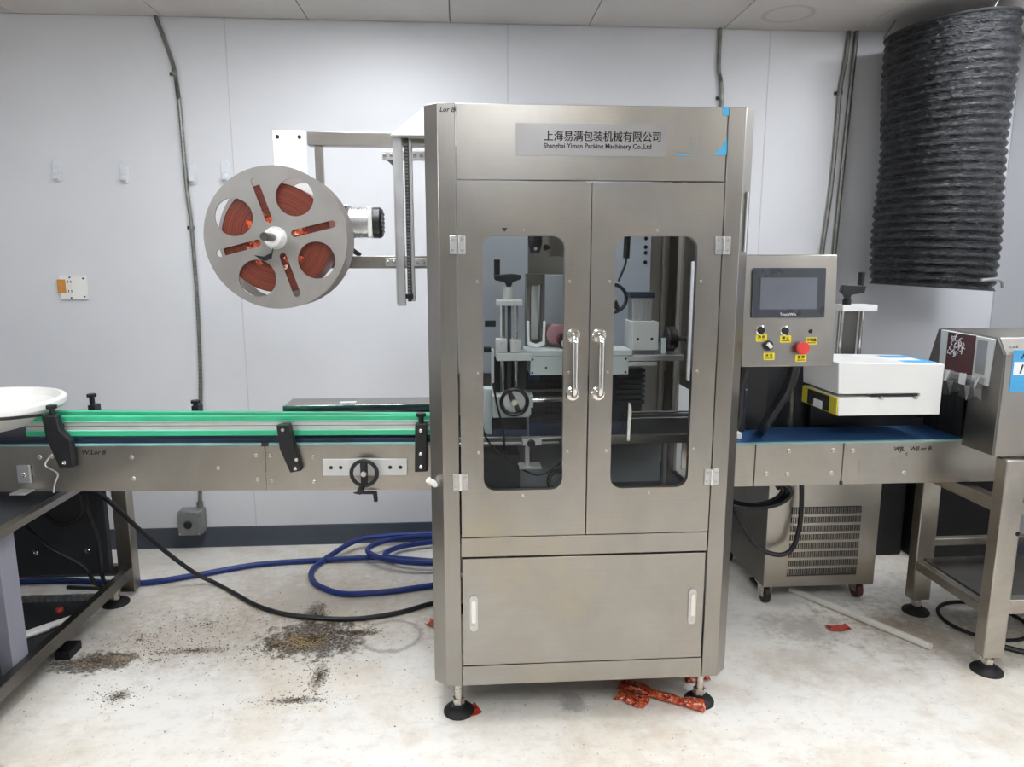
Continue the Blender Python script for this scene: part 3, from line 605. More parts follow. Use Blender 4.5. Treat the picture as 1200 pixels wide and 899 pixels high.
for x in (-.345, -.313, -.150, -.116): screw(pl, (x, -.009, .702), r=.0065, h=.001, mat='ink', name='plate_screw')
hw = lo('handwheel', B().torus((-.232, -.032, .689), (0, -1, 0), .042, .0065, 36, 8), 'black', 0, 'black handwheel'); lo('spoke', B().prism([(-.244, .732), (-.220, .732), (-.222, .648), (-.243, .648)], 'y', -.038, -.026), 'black', .002, None, hw)
lo('hub', B().cyl((-.232, -.045, .689), (-.232, -.009, .689), .009, 16), 'alu', 0, None, hw); lo('grip', B().cyl((-.240, -.075, .640), (-.240, -.036, .640), .010, 14), 'black', 0, None, hw)
lo('lock_handle', B().prism([(-.275, .617), (-.215, .622), (-.196, .620), (-.194, .586), (-.206, .586), (-.208, .612), (-.262, .613)], 'y', -.02, -.006), 'black', .002)
lo('cover_tab', B().box(-.572, -.548, -.004, .004, .774, .786), 'black')
m_ = text('W/Lor 8', 'handwriting', 'ink', ic, (-1.162, -.0008, .748), .022, bold=.0002, shear=.25)
bkt = lo('stop_bracket', B().box(-1.372, -1.330, -.012, -.002, .655, .715), 'alu', .002); lo('bracket_foot', B().box(-1.375, -1.325, -.055, -.002, .627, .633), 'alu', .001, None, bkt)
screw(ic, (-1.35, -.012, .683), r=.008, mat='chrome')
lo('coupling_wire', B().tube([(-1.262, -.01, .742), (-1.275, -.014, .715), (-1.235, -.02, .69), (-1.24, -.03, .66), (-1.235, -.05, .635)], .003, 6, 6), 'alu', 0)

# pale tray and its wire at the far end of the belt
tr = thing('plastic_tray', 'white round plastic turntable rim at the end of the green rails', 'tray', (-1.62, 2.40, .80))
ob('rim', B().lathe((-1.62, 2.40, .835), (0, 0, 1), [(.0, 0), (.16, 0), (.185, .008), (.235, .045), (.258, .055), (.268, .066), (.268, .084), (.262, .090), (.250, .090), (.240, .065), (.17, .02), (.0, .02)], 56), 'plastic_w', tr, .002)
ob('tray_support', B().cyl((-1.62, 2.42, .797), (-1.62, 2.42, .835), .05, 20), 'plastic_w', tr)
tag(ob('sensor_cord', B().tube([(-1.9, 2.1, .90), (-1.62, 2.115, .918), (-1.48, 2.13, .916), (-1.38, 2.19, .906), (-1.345, 2.30, .893)], .005, 8, 6), 'cable'), 'thin black cord lying over the white turntable rim', 'cord')

# stainless trough behind the belt
cvb = bx('trough', 'steel_dark', mc, -.665, -.1, 2.60, 2.74, 0.7540, 0.7640, label='low stainless trough behind the rails')
ob('trough_shell', B().box(-.665, -.1, 2.60, 2.74, 0.8400, 0.8520).box(-.665, -.657, 2.60, 2.74, 0.7540, 0.8400).box(-.665, -.1, 2.732, 2.74, 0.7540, 0.8400), 'steel', cvb, .001)
bx('trough_inner', 'dark', cvb, -.655, -.1, 2.62, 2.73, 0.7790, 0.8340); bx('trough_lip', 'chrome', cvb, -.667, -.1, 2.594, 2.601, 0.8290, 0.8540)
bx('paper_scrap', 'paper', cvb, -.47, -.41, 2.64, 2.67, 0.8522, 0.8530, bevel=0)

# ================================================================== work table at the reel side
wt = thing('work_table', 'dark stainless work table with lower rail under the infeed conveyor', 'table', (-1.9, 2.2, 0))
ob('tabletop', B().box(-2.6, -1.382, 1.2, 2.9, .562, .578), 'steel_dark', wt, .001); bx('top_edge', 'steel', wt, -1.412, -1.38, 1.2, 2.9, .560, .583); bx('top_insert', 'dark', wt, -2.6, -1.415, 1.2, 2.9, .578, .581)
lg = bx('leg', 'steel_leg', wt, -1.438, -1.38, 2.86, 2.918, .02, .56); bx('leg', 'steel_leg', wt, -2.6, -2.54, 2.86, 2.918, .02, .56); bx('leg', 'steel_leg', wt, -1.438, -1.38, 1.25, 1.31, .02, .56)
bx('lower_rail', 'steel_dark', wt, -1.41, -1.38, 1.31, 2.86, .088, .132); bx('lower_rail', 'steel_dark', wt, -2.54, -1.438, 2.87, 2.90, .088, .132); bx('lower_shelf', 'dark', wt, -2.5, -1.41, 1.31, 2.66, .094, .102)
foot(wt, -1.43, 2.80, .09, .052, .02); foot(wt, -1.41, 1.28, .03, .045, .02)
bx('foot_pad', 'rubber', wt, -1.44, -1.39, 2.38, 2.46, 0.0, .03)
bx('back_board', 'dark', wt, -2.5, -1.44, 2.80, 2.83, .13, .555, label='black back board with bolts')
for x, z in ((-1.52, .23), (-1.72, .23)): screw(wt, (x, 2.80, z), r=.012, h=.006, mat='chrome', name='bolt')
bx('end_panel', 'panelgrey', wt, -1.62, -1.41, 2.12, 2.20, .102, .555, label='plain lavender grey upright panel')
tag(bx('storage_carton', 'carton', None, -1.66, -1.425, 1.70, 2.09, .102, .24, bevel=.003), 'dark carton on the lower shelf of the work table', 'box')
for k, (x, y) in enumerate(((-1.51, 2.26), (-1.485, 2.30), (-1.46, 2.34))):
    o_ = tag(ob('white_tube', B().cyl((x - .10, y - .02, .112), (x + .05, y + .14, .112), .0095, 10), 'plastic_w'), ['white plastic tube lying nearest the grey panel of the work table', 'middle one of three white tubes on the table shelf', 'white plastic tube farthest from the grey panel on the shelf'][k], 'tube', 'white tubes on the lower shelf')
tag(ob('red_cap', B().lathe((-1.50, 2.54, .102), (0, 0, 1), [(.012, 0), (.013, .009), (.010, .014), (.0, .014)], 16), 'scrap'), 'small red cap on the lower shelf of the work table', 'cap')
ch = B(); 
for i in range(16): ch.box(-1.76 + i * .024, -1.742 + i * .024, 2.62, 2.65, .102, .118)
tag(ob('cable_chain', ch.box(-1.77, -1.38 - .04, 2.63, 2.64, .104, .112), 'alu', None), 'grey link cable chain lying across the table shelf', 'cable chain')
for k, pts in enumerate(([(-1.75, 2.77, .56), (-1.72, 2.72, .42), (-1.62, 2.70, .30), (-1.50, 2.72, .2), (-1.475, 2.76, .10), (-1.475, 2.9, .012)],
                         [(-1.50, 2.78, .56), (-1.47, 2.74, .42), (-1.455, 2.765, .28), (-1.455, 2.77, .12), (-1.50, 2.92, .010), (-1.7, 2.95, .008)],
                         [(-1.62, 2.76, .50), (-1.56, 2.75, .53), (-1.5, 2.75, .49), (-1.5, 2.75, .40), (-1.58, 2.75, .36), (-1.65, 2.75, .42)])):
    tag(ob('machine_cable', B().tube(pts, .008, 8, 7), 'cable'), ['black cable drooping across the back board of the work table', 'black cable hugging the leg of the work table', 'coiled black cable high under the work table'][k], 'cable', 'cables under the work table')
tag(ob('power_cable', B().tube([(-1.50, 2.70, .545), (-1.42, 2.76, .47), (-1.31, 2.86, .26), (-1.18, 2.93, .08), (-1.08, 2.94, .010), (-.96, 2.83, .010), (-.85, 2.727, .010), (-.74, 2.655, .010), (-.624, 2.614, .010), (-.50, 2.59, .010), (-.39, 2.592, .010), (-.26, 2.63, .010), (-.144, 2.694, .010), (.1, 2.8, .010)], .0095, 8, 8), 'cable'), 'long black power cable curving from work table to the cabinet base', 'cable')
hp = [(-2.1, 3.0), (-1.75, 3.01), (-1.42, 2.957), (-1.2, 3.02), (-.96, 3.115), (-.7, 3.145), (-.4, 3.13), (-.1, 3.06), (.12, 3.05), (.22, 3.15), (.12, 3.27), (-.1, 3.29), (-.30, 3.24), (-.38, 3.15), (-.30, 3.06), (-.1, 3.02), (.1, 3.05), (.2, 3.18), (.1, 3.30), (-.12, 3.325), (-.36, 3.27), (-.46, 3.16), (-.38, 3.05), (-.2, 2.99), (0, 3.0), (.15, 3.1), (.15, 3.25), (0, 3.335), (-.25, 3.335), (-.5, 3.29), (-.63, 3.18), (-.69, 3.05), (-.665, 2.93), (-.60, 2.85), (-.50, 2.795), (-.33, 2.805), (-.15, 2.85), (.15, 2.93)]
def hz(i): return .013 + (.02 if 8 < i < 14 else .034 if 14 <= i < 20 else .042 if 20 <= i < 30 else 0.012 if i in (6, 7, 30) else 0)
tag(ob('air_hose', B().tube([(x, y, hz(i)) for i, (x, y) in enumerate(hp)], .0125, 10, 8), 'hose'), 'coiled blue rubber hose on the floor beside the tall cabinet', 'hose')

# ================================================================== wall fittings
def hook(x, z, label):
    h = thing('adhesive_hook', label, 'hook', (x, YW, z), 'adhesive wall hooks')
    ob('back_plate', B().prism(rrect(x - .019, x + .019, z - .048, z + .05, .016), 'y', YW - .006, YW), 'hook', h, .002)
    ob('prong', B().prism([(YW - .006, z - .005), (YW - .012, z - .02), (YW - .022, z - .022), (YW - .026, z - .012), (YW - .031, z - .014), (YW - .028, z - .034), (YW - .012, z - .04), (YW - .006, z - .034)], 'x', x - .010, x + .010), 'hook', h, .002)
hook(-1.79, 1.768, 'white adhesive hook farthest from the round reel'); hook(-1.503, 1.765, 'white adhesive hook above and right of the wall outlet'); hook(-1.208, 1.762, 'white adhesive hook touching the thin wall conduit'); hook(-1.063, 1.772, 'white adhesive hook half hidden by the round reel')
ou = thing('wall_outlet', 'white square outlet cover with an orange sticker on the wall', 'outlet', (-1.77, YW, 1.26))
bx('cover_plate', 'plastic_w', ou, -1.826, -1.71, YW - .012, YW, 1.205, 1.313)
for z in (1.282, 1.240):
    rc = ob('receptacle', B().prism(rrect(-1.795, -1.768, z - .016, z + .016, .008), 'y', YW - .015, YW - .01), 'plastic_w', ou, .001)
    for x in (-1.788, -1.775): bx('slot_hole', 'hole', rc, x - .0018, x + .0018, YW - .0155, YW - .0148, z - .002, z + .009, bevel=0)
for x, z in ((-1.78, 1.305), (-1.78, 1.213), (-1.722, 1.300), (-1.722, 1.218)): screw(ou, (x, YW - .012, z), r=.004, mat='ink')
bx('sticker', 'orange', ou, -1.836, -1.800, YW - .0135, YW - .0118, 1.236, 1.296, bevel=0, label='orange sticker')
def conduit(name, pts, r, label, clamps=(), ribs=True, mat='conduit'):
    c = thing(name, label, 'conduit', (pts[0][0], YW, pts[-1][1]))
    P = spline([Vector((x, YW - r - .002, z)) for x, z in pts], 40 if ribs else 8)
    n = len(P)
    ob('pipe', B().tube(P, (lambda t: r * (1.0 if int(t * n) % 2 else .82)) if ribs else r, 8, 1), mat, c, angle=1.2)
    for x, z in clamps:
        cl = ob('clamp', B().box(x - .024, x + .004, YW - .004, YW, z - .008, z + .008).cyl((x, YW - r - .002, z - .008), (x, YW - r - .002, z + .008), r * 1.25, 10), 'conduit', c, .001)
        screw(cl, (x - .016, YW - .004, z), r=.006, mat='ink')
    return c
conduit('flexible_conduit', [(-1.313, ZC), (-1.275, 2.30), (-1.251, 2.21), (-1.243, 2.12), (-1.239, 2.03), (-1.234, 1.70), (-1.226, 1.527), (-1.225, 1.207), (-1.236, .848), (-1.262, .50), (-1.283, .22)], .0095, 'ribbed metal conduit running down to the grey wall box', ((-1.251, 2.185), (-1.225, 1.527)))
conduit('flexible_conduit', [(1.175, ZC), (1.178, 2.25), (1.195, 2.15), (1.2, 1.9), (1.2, 1.2), (1.2, .3)], .0095, 'ribbed metal conduit dropping behind the tall cabinet top', ((1.195, 2.12),))
conduit('flexible_conduit', [(1.779, ZC), (1.774, 2.30), (1.758, 2.168), (1.755, 1.938), (1.748, 1.70), (1.728, 1.415), (1.72, 1.1), (1.72, .3)], .0105, 'bowed ribbed conduit above the control panel', ((1.757, 2.15),))
conduit('rigid_conduit', [(1.815, ZC), (1.805, 2.07), (1.797, 1.80), (1.788, 1.415), (1.785, 1.1), (1.785, .3)], .011, 'straight smooth conduit nearer the black duct', (), False)
jb = thing('junction_box', 'grey cast metal box with a black button low on the wall', 'junction box', (-1.315, YW, .145))
bx('housing', 'jbox', jb, -1.371, -1.260, YW - .06, YW, .086, .204, bevel=.006); bx('lid', 'jbox', jb, -1.374, -1.268, YW - .067, YW - .058, .083, .200, bevel=.004)
ob('button', B().lathe((-1.325, YW - .066, .138), (0, -1, 0), [(.019, 0), (.02, .006), (.015, .010), (0, .008)], 20), 'black', jb)
for x, z in ((-1.364, .191), (-1.277, .191), (-1.364, .092), (-1.277, .092)): screw(jb, (x, YW - .067, z), r=.004)
ob('connector', B().cyl((-1.283, YW - .012, .204), (-1.283, YW - .012, .232), .015, 12), 'conduit', jb)

# ================================================================== hanging duct
du = thing('flexible_duct', 'black ribbed flexible duct hanging from the ceiling in the corner', 'duct', (2.075, 3.06, 1.25))
rings = []; NR, NS = 31, 72; z0, z1 = 1.262, 2.345
for i in range(NR * 6 + 1):
    t = i / (NR * 6); ph = (i % 6) / 6; pro = .5 + .5 * math.cos(2 * PI * ph)
    R = .247 - .013 * (1 - pro ** 0.6) + .006 * math.sin(t * 9)
    cxx = 2.085 - .018 * t; cyy = 3.07; zz = z0 + (z1 - z0) * t
    ring = []
    for k in range(NS):
        a = 2 * PI * k / NS; nz = noise.noise(Vector((math.cos(a) * 5, math.sin(a) * 5, t * 26))) * .010 * (1 - pro * .7) + noise.noise(Vector((math.cos(a) * 14, math.sin(a) * 14, t * 60))) * .006 * (1 - pro)
        ring.append((cxx + (R + nz) * math.cos(a), cyy + (R + nz) * math.sin(a), zz + .022 * math.cos(a) * t * 1.2 - .02 * math.cos(a) * (1 - t) * .8))
    rings.append(ring)
b_ = B(); b_.loft(rings)
ob('hose_wall', b_, 'duct', du, 0, None, angle=2.0)
ob('end_hoop', B().torus((2.067, 3.07, 2.345), (-.1, 0, 1), .249, .006, 64, 8), 'rubber', du)
ob('hanging_wire', B().tube([(2.07, 2.83, 2.345), (2.10, 2.84, 2.40), (2.12, 2.90, ZC)], .003, 6, 4).tube([(1.85, 3.2, 2.34), (1.9, 3.2, ZC)], .003, 6, 1).tube([(2.29, 3.2, 2.36), (2.25, 3.2, ZC)], .003, 6, 1), 'conduit', du)
ob('end_clip', B().tube([(2.13, 2.815, 1.300), (2.22, 2.845, 1.303), (2.27, 2.88, 1.292), (2.30, 2.91, 1.268)], .007, 8, 4), 'alu', du)

# ================================================================== control panel
cp = thing('control_box', 'tilted stainless control box with touch screen and red stop button', 'control box', (.938, 1.985, 1.072), world=False)
cp.rotation_euler = (math.radians(-4), 0, math.radians(0))
def cpo(name, b, mat, bevel=.001, label=None, par=None): return ob(name, b, mat, par or cp, bevel, label)
# local: x across, z up, y=0 front; width .275, height .32
cpo('housing', B().box(-.137, .139, 0, .085, 0, .322), 'steel', .003); cpo('mount_flange', B().box(.118, .163, .06, .075, -.002, .322), 'steel_v')
cpo('swing_arm', B().box(-.145, -.05, .085, .12, .10, .16), 'steel_dark')
sc = cpo('touch_screen', B().prism(rrect(-.113, .103, .142, .284, .004), 'y', -.006, .001), 'bezel', 0); cpo('display', B().box(-.090, .078, -.0072, -.005, .166, .256), 'screen', 0, 'unlit grey display', sc)
text('TouchWin', 'lettering', 'paper', sc, (-.03, -.0066, .148), .011)
def button(x, z, cap, r=.0105):
    b = cpo('push_button', B().lathe((x, 0, z), (0, -1, 0), [(r * 1.35, 0), (r * 1.35, .004), (r * 1.1, .006), (r * 1.05, .004), (0, .004)], 20), 'chrome', 0); cpo('cap', B().cyl((x, -.003, z), (x, -.009, z), r, 18), cap, .001, None, b); return b
button(-.084, .106, 'black'); button(-.012, .104, 'black'); cpo('indicator', B().lathe((.066, 0, .102), (0, -1, 0), [(.006, 0), (.006, .002), (0, .002)], 14), 'ink', 0)
sw = cpo('selector_switch', B().lathe((-.060, 0, .062), (0, -1, 0), [(.0145, 0), (.0145, .006), (.012, .008), (0, .008)], 20), 'black', 0); cpo('pointer', B().prism([(-.070, .064), (-.063, .072), (-.050, .060), (-.057, .052)], 'y', -.016, -.006), 'white', .001, None, sw)
es = cpo('stop_button', B().lathe((.037, 0, .054), (0, -1, 0), [(.011, 0), (.011, .012), (.018, .013), (.0185, .022), (.015, .027), (0, .028)], 28), 'red', 0, 'red mushroom stop button')
for x, z, s_, par in ((-.080, .084, '启 动', None), (-.008, .080, '停 止', None), (.070, .074, '蜂鸣器', None), (-.056, .030, '开 关', None), (.040, .024, '急 停', None)):
    lb = cpo('button_label', B().prism(rrect(x - .0165, x + .0165, z - .0105, z + .0105, .002, 2), 'y', -.0010, .0005), 'yellow', 0, 'yellow label'); text(s_, 'lettering', 'ink', lb, (x, -.0014, z - .0005), .0095, align='CENTER', bold=.0002)
    text('INDICATE', 'lettering', 'ink', lb, (x, -.0014, z - .008), .0048, align='CENTER') if False else cpo('print_line', B().box(x - .012, x + .012, -.0014, -.001, z - .0065, z - .0045), 'ink', 0, None, lb)

# ================================================================== outfeed conveyor
oc = thing('outfeed_conveyor', 'stainless belt conveyor with blue belt leaving the cabinet toward the heat tunnel', 'conveyor', (1.3, 2.4, 0))
for a, b in ((.80, .986), (.989, 1.297), (1.301, 2.4)): bx('side_plate', 'steel_conv', oc, a, b, 2.285, 2.292, .610, .758)
bx('side_plate', 'steel_conv', oc, .80, 2.4, 2.50, 2.506, .610, .758); bx('rail_edge', 'belt_teal', oc, .87, 2.4, 2.283, 2.297, .758, .764); bx('belt', 'bluebelt', oc, .80, 2.4, 2.297, 2.50, .752, .766)
for x in (.95, 1.55, 2.1): bx('cross_tie', 'steel_dark', oc, x, x + .04, 2.292, 2.50, .63, .69)
for x, z in ((1.105, .733), (1.105, .652), (1.262, .733), (1.262, .652), (1.332, .731), (1.525, .648), (1.03, .655)): screw(oc, (x, 2.285, z), r=.0085, h=.004)
bx('plate_patch', 'steel', oc, 1.36, 1.44, 2.2845, 2.2855, .650, .696, bevel=0)
text('W|L   W|Lor B', 'handwriting', 'ink', oc, (1.478, 2.2843, .727), .022, bold=.0003, shear=.15); text('c', 'handwriting', 'ink', oc, (1.523, 2.2843, .712), .020)
bx('seam_cover', 'black', oc, 1.2935, 1.3045, 2.2835, 2.2855, .610, .622, bevel=0)
for x in (1.02, 1.05): pass
# small parts at the cabinet exit
ex = thing('exit_sensor', 'dark sensor stand with white block at the cabinet exit', 'sensor', (.93, 2.45, .766))
bx('stand', 'dark', ex, .93, 1.01, 2.44, 2.48, .766, 1.05); bx('head', 'belt', ex, .945, 1.00, 2.40, 2.44, .86, .93, bevel=.006); bx('plate', 'black', ex, .99, 1.10, 2.47, 2.485, .766, 1.06); bx('plate', 'dark', ex, .90, .99, 2.488, 2.495, .766, 1.12)
for z in (.835, .865): ob('lamp_lens', B().lathe((.93, 2.40, z), (0, -1, 0), [(.009, 0), (.008, .005), (0, .007)], 12), 'white', ex)
tag(bx('white_block', 'plastic_w', None, .895, .958, 2.335, 2.40, .766, .788, bevel=.003), 'small white plastic block on the blue belt beside the cabinet', 'block')
tag(ob('control_cable', B().tube([(1.02, 2.10, 1.08), (1.03, 2.16, .98), (1.02, 2.24, .88), (1.03, 2.34, .795), (1.06, 2.42, .786)], .017, 10, 7), 'cable'), 'thick black cable dropping below the control box', 'cable')
tag(ob('control_cable', B().tube([(.88, 2.12, 1.10), (.88, 2.18, .98), (.90, 2.24, .86), (.86, 2.27, .76), (.82, 2.27, .72)], .017, 10, 7), 'cable'), 'thick black cable between control box and cabinet side', 'cable')
tag(bx('dark_backdrop', 'dark', None, .96, 1.36, 2.66, 2.68, 0.6, 1.02, bevel=.002), 'dark metal guard plate behind the blue belt', 'backdrop') if False else None

# ================================================================== cap sealer on wheeled cabinet
cs = thing('induction_sealer', 'white cantilevered sealer head on a wheeled stainless cabinet with vent slits', 'sealer', (1.42, 2.8, 0))
cab = ob('cabinet', B().plate([(1.19, .082), (1.648, .082), (1.648, .74), (1.19, .74)], [[(1.282 + .0, .125), (1.572, .125), (1.572, .416), (1.282, .416)]], 'y', 2.6, 2.606), 'steel', cs)
ob('cabinet_shell', B().box(1.19, 1.196, 2.606, 3.1, .082, .74).box(1.642, 1.648, 2.606, 3.1, .082, .74).box(1.196, 1.642, 3.094, 3.1, .082, .74).box(1.196, 1.642, 2.606, 3.094, .082, .09).box(1.196, 1.642, 2.606, 3.094, .73, .74), 'steel_dark', cs)
bx('vent_backing', 'hole', cab, 1.27, 1.585, 2.64, 2.645, .12, .42, bevel=0)
zz = [.125 + (.416 - .125) * k / 8 for k in range(9)]
for k in range(1, 8): bx('vent_bar', 'steel', cab, 1.28, 1.574, 2.6, 2.606, zz[k] - .0055, zz[k] + .0055, bevel=0)
for k in range(8):
    fb = B()
    for i in range(33): fb.box(1.283 + i * .0088, 1.2862 + i * .0088, 2.601, 2.606, zz[k] + .004, zz[k + 1] - .004)
    ob('vent_row', fb, 'steel', cab)
def caster(x, y, rot, col='rubber'):
    c = ob('caster', B().cyl((x - .012, y, .036), (x + .012, y, .036), .036, 22), col, cs, .003, 'dark caster wheel'); ob('fork', B().box(x - .018, x - .014, y - .02, y + .03, .03, .075).box(x + .014, x + .018, y - .02, y + .03, .03, .075).box(x - .025, x + .025, y - .01, y + .045, .075, .082), 'screw', c)
    ob('axle', B().cyl((x - .021, y, .036), (x + .021, y, .036), .008, 12), 'chrome', c); return c
c1 = caster(1.215, 2.64, 0); ob('brake', B().box(1.20, 1.23, 2.66, 2.76, .04, .05), 'black', c1); caster(1.615, 2.66, 0, 'maroon'); caster(1.215, 3.05, 0); caster(1.615, 3.05, 0)
bx('column', 'steel_dark', cs, 1.446, 1.51, 2.63, 2.66, .74, 1.188); ob('column_rod', B().cyl((1.520, 2.62, .74), (1.520, 2.62, 1.188), .008, 12), 'chrome', cs); ob('column_rod', B().cyl((1.44, 2.62, .74), (1.44, 2.62, 1.188), .008, 12), 'chrome', cs)
bx('column_top', 'white', cs, 1.42, 1.555, 2.58, 2.68, 1.190, 1.213)
ck = ob('crank', B().prism([(1.425, 1.262), (1.44, 1.25), (1.45, 1.228), (1.46, 1.228), (1.465, 1.25), (1.515, 1.258), (1.52, 1.285), (1.43, 1.288)], 'y', 2.605, 2.63), 'black', cs, .003); ob('crank_post', B().cyl((1.455, 2.62, 1.21), (1.455, 2.62, 1.235), .016, 14), 'black', ck); ob('grip', B().cyl((1.503, 2.617, 1.275), (1.503, 2.617, 1.335), .012, 14), 'black', ck)
# head: two stacked shells joined at the far end, gap between
HY0, HY1 = 2.25, 2.50
hd = ob('head_shell', B().prism([(1.245, .936), (1.53, .936), (1.53, .925), (1.247, .925), (1.250, .862), (1.607, .862), (1.607, 1.035), (1.238, 1.043)], 'y', HY0, HY1), 'white', cs, .003, 'white enamelled sealer head')
bx('gap_strip', 'ink', hd, 1.36, 1.522, HY0 - .001, HY0 + .004, .9265, .9345, bevel=0)
for x in (1.392, 1.512): ob('thumb_screw', B().cyl((x, HY0 - .012, .923), (x, HY0 + .002, .923), .006, 10), 'screw', hd)
ec = bx('end_cap', 'yellowblk', hd, 1.243, 1.250, HY0 + .002, HY1 - .002, .864, .924, label='yellow and black end cap'); bx('end_core', 'ink', ec, 1.2405, 1.2435, HY0 + .05, HY1 - .05, .868, .920, bevel=0); bx('end_core', 'white', ec, 1.2385, 1.241, HY0 + .09, HY1 - .10, .868, .895, bevel=0)
bx('top_label', 'bluelabel', hd, 1.46, 1.60, 2.28, 2.46, 1.0355, 1.0375, bevel=0, label='blue and white label on top'); bx('label_stripe', 'paper', hd, 1.475, 1.575, 2.33, 2.39, 1.0375, 1.0382, bevel=0)
ob('head_post', B().cyl((1.22, 2.53, .74), (1.22, 2.53, .95), .012, 12), 'steel_dark', cs); bx('head_bracket', 'steel_dark', cs, 1.38, 1.56, 2.50, 2.63, .90, .98); bx('cable_box', 'black', cs, 1.30, 1.40, 2.54, 2.574, .742, .86); bx('dark_backdrop', 'dark', cs, 1.12, 1.38, 2.575, 2.590, .60, 1.03); bx('dark_backdrop', 'dark', cs, 1.38, 1.84, 2.575, 2.590, .60, .88)  # last two: plain dark sheets added as a backdrop to darken the view behind
tag(ob('sealer_cable', B().tube([(1.28, 2.55, .60), (1.30, 2.56, .50), (1.30, 2.555, .36), (1.27, 2.55, .26), (1.20, 2.545, .245), (1.12, 2.56, .29), (1.05, 2.6, .42), (1.02, 2.6, .56)], .0095, 8, 8), 'cable'), 'black cable looping in front of the vented sealer cabinet', 'cable')
tag(ob('coiled_cable', B().tube([(1.09 + (.11 + .008 * k / 8) * math.cos(k * PI / 4), 2.54 - .002 * k, .515 + .06 * math.sin(k * PI / 4)) for k in range(26)], .010, 8, 5), 'cable'), 'coiled black cable bundle under the outfeed belt', 'cable')

# ================================================================== heat tunnel on stand
sd = thing('machine_stand', 'stainless tube stand with black feet carrying the heat tunnel', 'stand', (2.0, 2.3, 0))
for x, y, zt in ((1.725, 2.075, .748), (1.745, 2.49, .60), (2.42, 2.075, .748), (2.42, 2.49, .60)):
    ob('leg', B().box(x, x + .072, y, y + .05, .06, zt), 'steel_leg', sd, .004); f = foot(sd, x + .036, y + .025, .07, .05, .03)
bx('rail', 'steel_leg', sd, 1.745, 1.775, 2.125, 2.49, .19, .225, bevel=.003); bx('rail', 'steel_leg', sd, 1.797, 2.42, 2.08, 2.12, .215, .265, bevel=.003); bx('rail', 'steel_leg', sd, 1.817, 2.42, 2.50, 2.53, .28, .31, bevel=.003); bx('rail', 'steel_leg', sd, 1.745, 1.79, 2.125, 2.49, .555, .60, bevel=.003)
bx('shelf', 'steel_dark', sd, 1.775, 2.42, 2.12, 2.50, .225, .235); bx('rail', 'steel_leg', sd, 1.797, 2.42, 2.08, 2.12, .56, .60, bevel=.003); bx('rail', 'steel_leg', sd, 1.797, 2.42, 2.08, 2.12, .70, .748, bevel=.003)
screw(sd, (1.79, 2.075, .50), r=.008, h=.001, mat='hole', name='hole')
ht = thing('heat_tunnel', 'chamfered stainless heat tunnel hood with blue sticker over the belt end', 'heat tunnel', (2.1, 2.3, .75))
TX0, TX1 = 1.70, 2.45
prof = [(2.10, .757), (2.10, 1.085), (2.135, 1.135), (2.42, 1.14), (2.46, 1.02), (2.52, .90), (2.52, .79), (2.51, .79), (2.51, .90), (2.45, 1.01), (2.41, 1.125), (2.14, 1.125), (2.112, 1.08), (2.112, .757)]
ob('hood', B().prism(prof, 'x', TX0, TX1), 'steel', ht, .001)
ep = ob('end_plate', B().prism([(2.15, .975), (2.14, 1.128), (2.40, 1.136), (2.395, 1.0)], 'x', TX0 - .012, TX0 + .004), 'grey_lt', ht, .001)
ob('end_chamfer', B().prism([(2.396, 1.0), (2.402, 1.136), (2.42, 1.138), (2.458, 1.02), (2.452, .985)], 'x', TX0 - .008, TX0 + .004), 'steel_dark', ht, .001)
ob('end_cheek', B().prism([(2.102, .757), (2.102, 1.084), (2.136, 1.133), (2.148, 1.128), (2.158, .99), (2.20, .975), (2.235, .97), (2.245, .757)], 'x', TX0 - .008, TX0 + .004), 'steel_dark', ht, .001)  # end faces turned from the light carry that shade as darker steel
fl = B(); R_ = []
for i in range(13):
    y = 2.16 + .24 * i / 12; R_.append([(TX0 - .016 - .004 * math.sin(i * 2.1), y, 1.0 + .002 * (i % 3)), (TX0 - .022 - .006 * math.sin(i * 1.7), y + .004 * math.sin(i), .965), (TX0 - .020 - .008 * math.sin(i * 2.9), y, .925 + .012 * math.sin(i * 1.3))])
VV = [[fl.bm.verts.new(p) for p in r] for r in R_]
for a, b in zip(VV, VV[1:]):
    for k in (0, 1): fl.bm.faces.new((a[k], b[k], b[k + 1], a[k + 1]))
ob('plastic_flap', fl, 'flap', ht, 0, 'crinkled clear plastic flap', angle=.2)
bx('curtain', 'bin', ht, 1.74, 1.75, 2.27, 2.50, .77, .99); bx('curtain_lip', 'steel', ht, TX0 - .006, TX0 + .03, 2.24, 2.45, .975, .99)
for k in range(5): bx('curtain_strip', 'rubber', ht, 1.722, 1.728, 2.30 + k * .04, 2.337 + k * .04, .772, .985, bevel=0)
ms = bx('sticker', 'maroon', ht, TX0 - .0135, TX0 - .0118, 2.225, 2.36, 1.0, 1.132, bevel=0, label='maroon sticker with white line drawing')
wl = B()
for k in range(26):
    a = random.uniform(0, 2 * PI); y, z = 2.31 + random.uniform(-.035, .035), 1.09 + random.uniform(-.03, .03)
    wl.tube([(TX0 - .0145, y, z), (TX0 - .0145, y + .012 * math.cos(a), z + .010 * math.sin(a)), (TX0 - .0145, y + .014 * math.cos(a + 1), z + .014 * math.sin(a + 1))], .0014, 5, 3)
ob('line_drawing', wl, 'paper', ms); bx('plastic_wrap', 'sticker', ht, TX0 - .013, TX0 - .0118, 2.17, 2.215, 1.01, 1.12, bevel=0)
bs = bx('sticker', 'bluelabel', ht, 1.722, 1.90, 2.0985, 2.1005, .965, 1.10, bevel=0, label='sky blue sticker with a white number field'); bx('number_field', 'paper', bs, 1.727, 1.885, 2.0975, 2.0988, 1.020, 1.062, bevel=0)
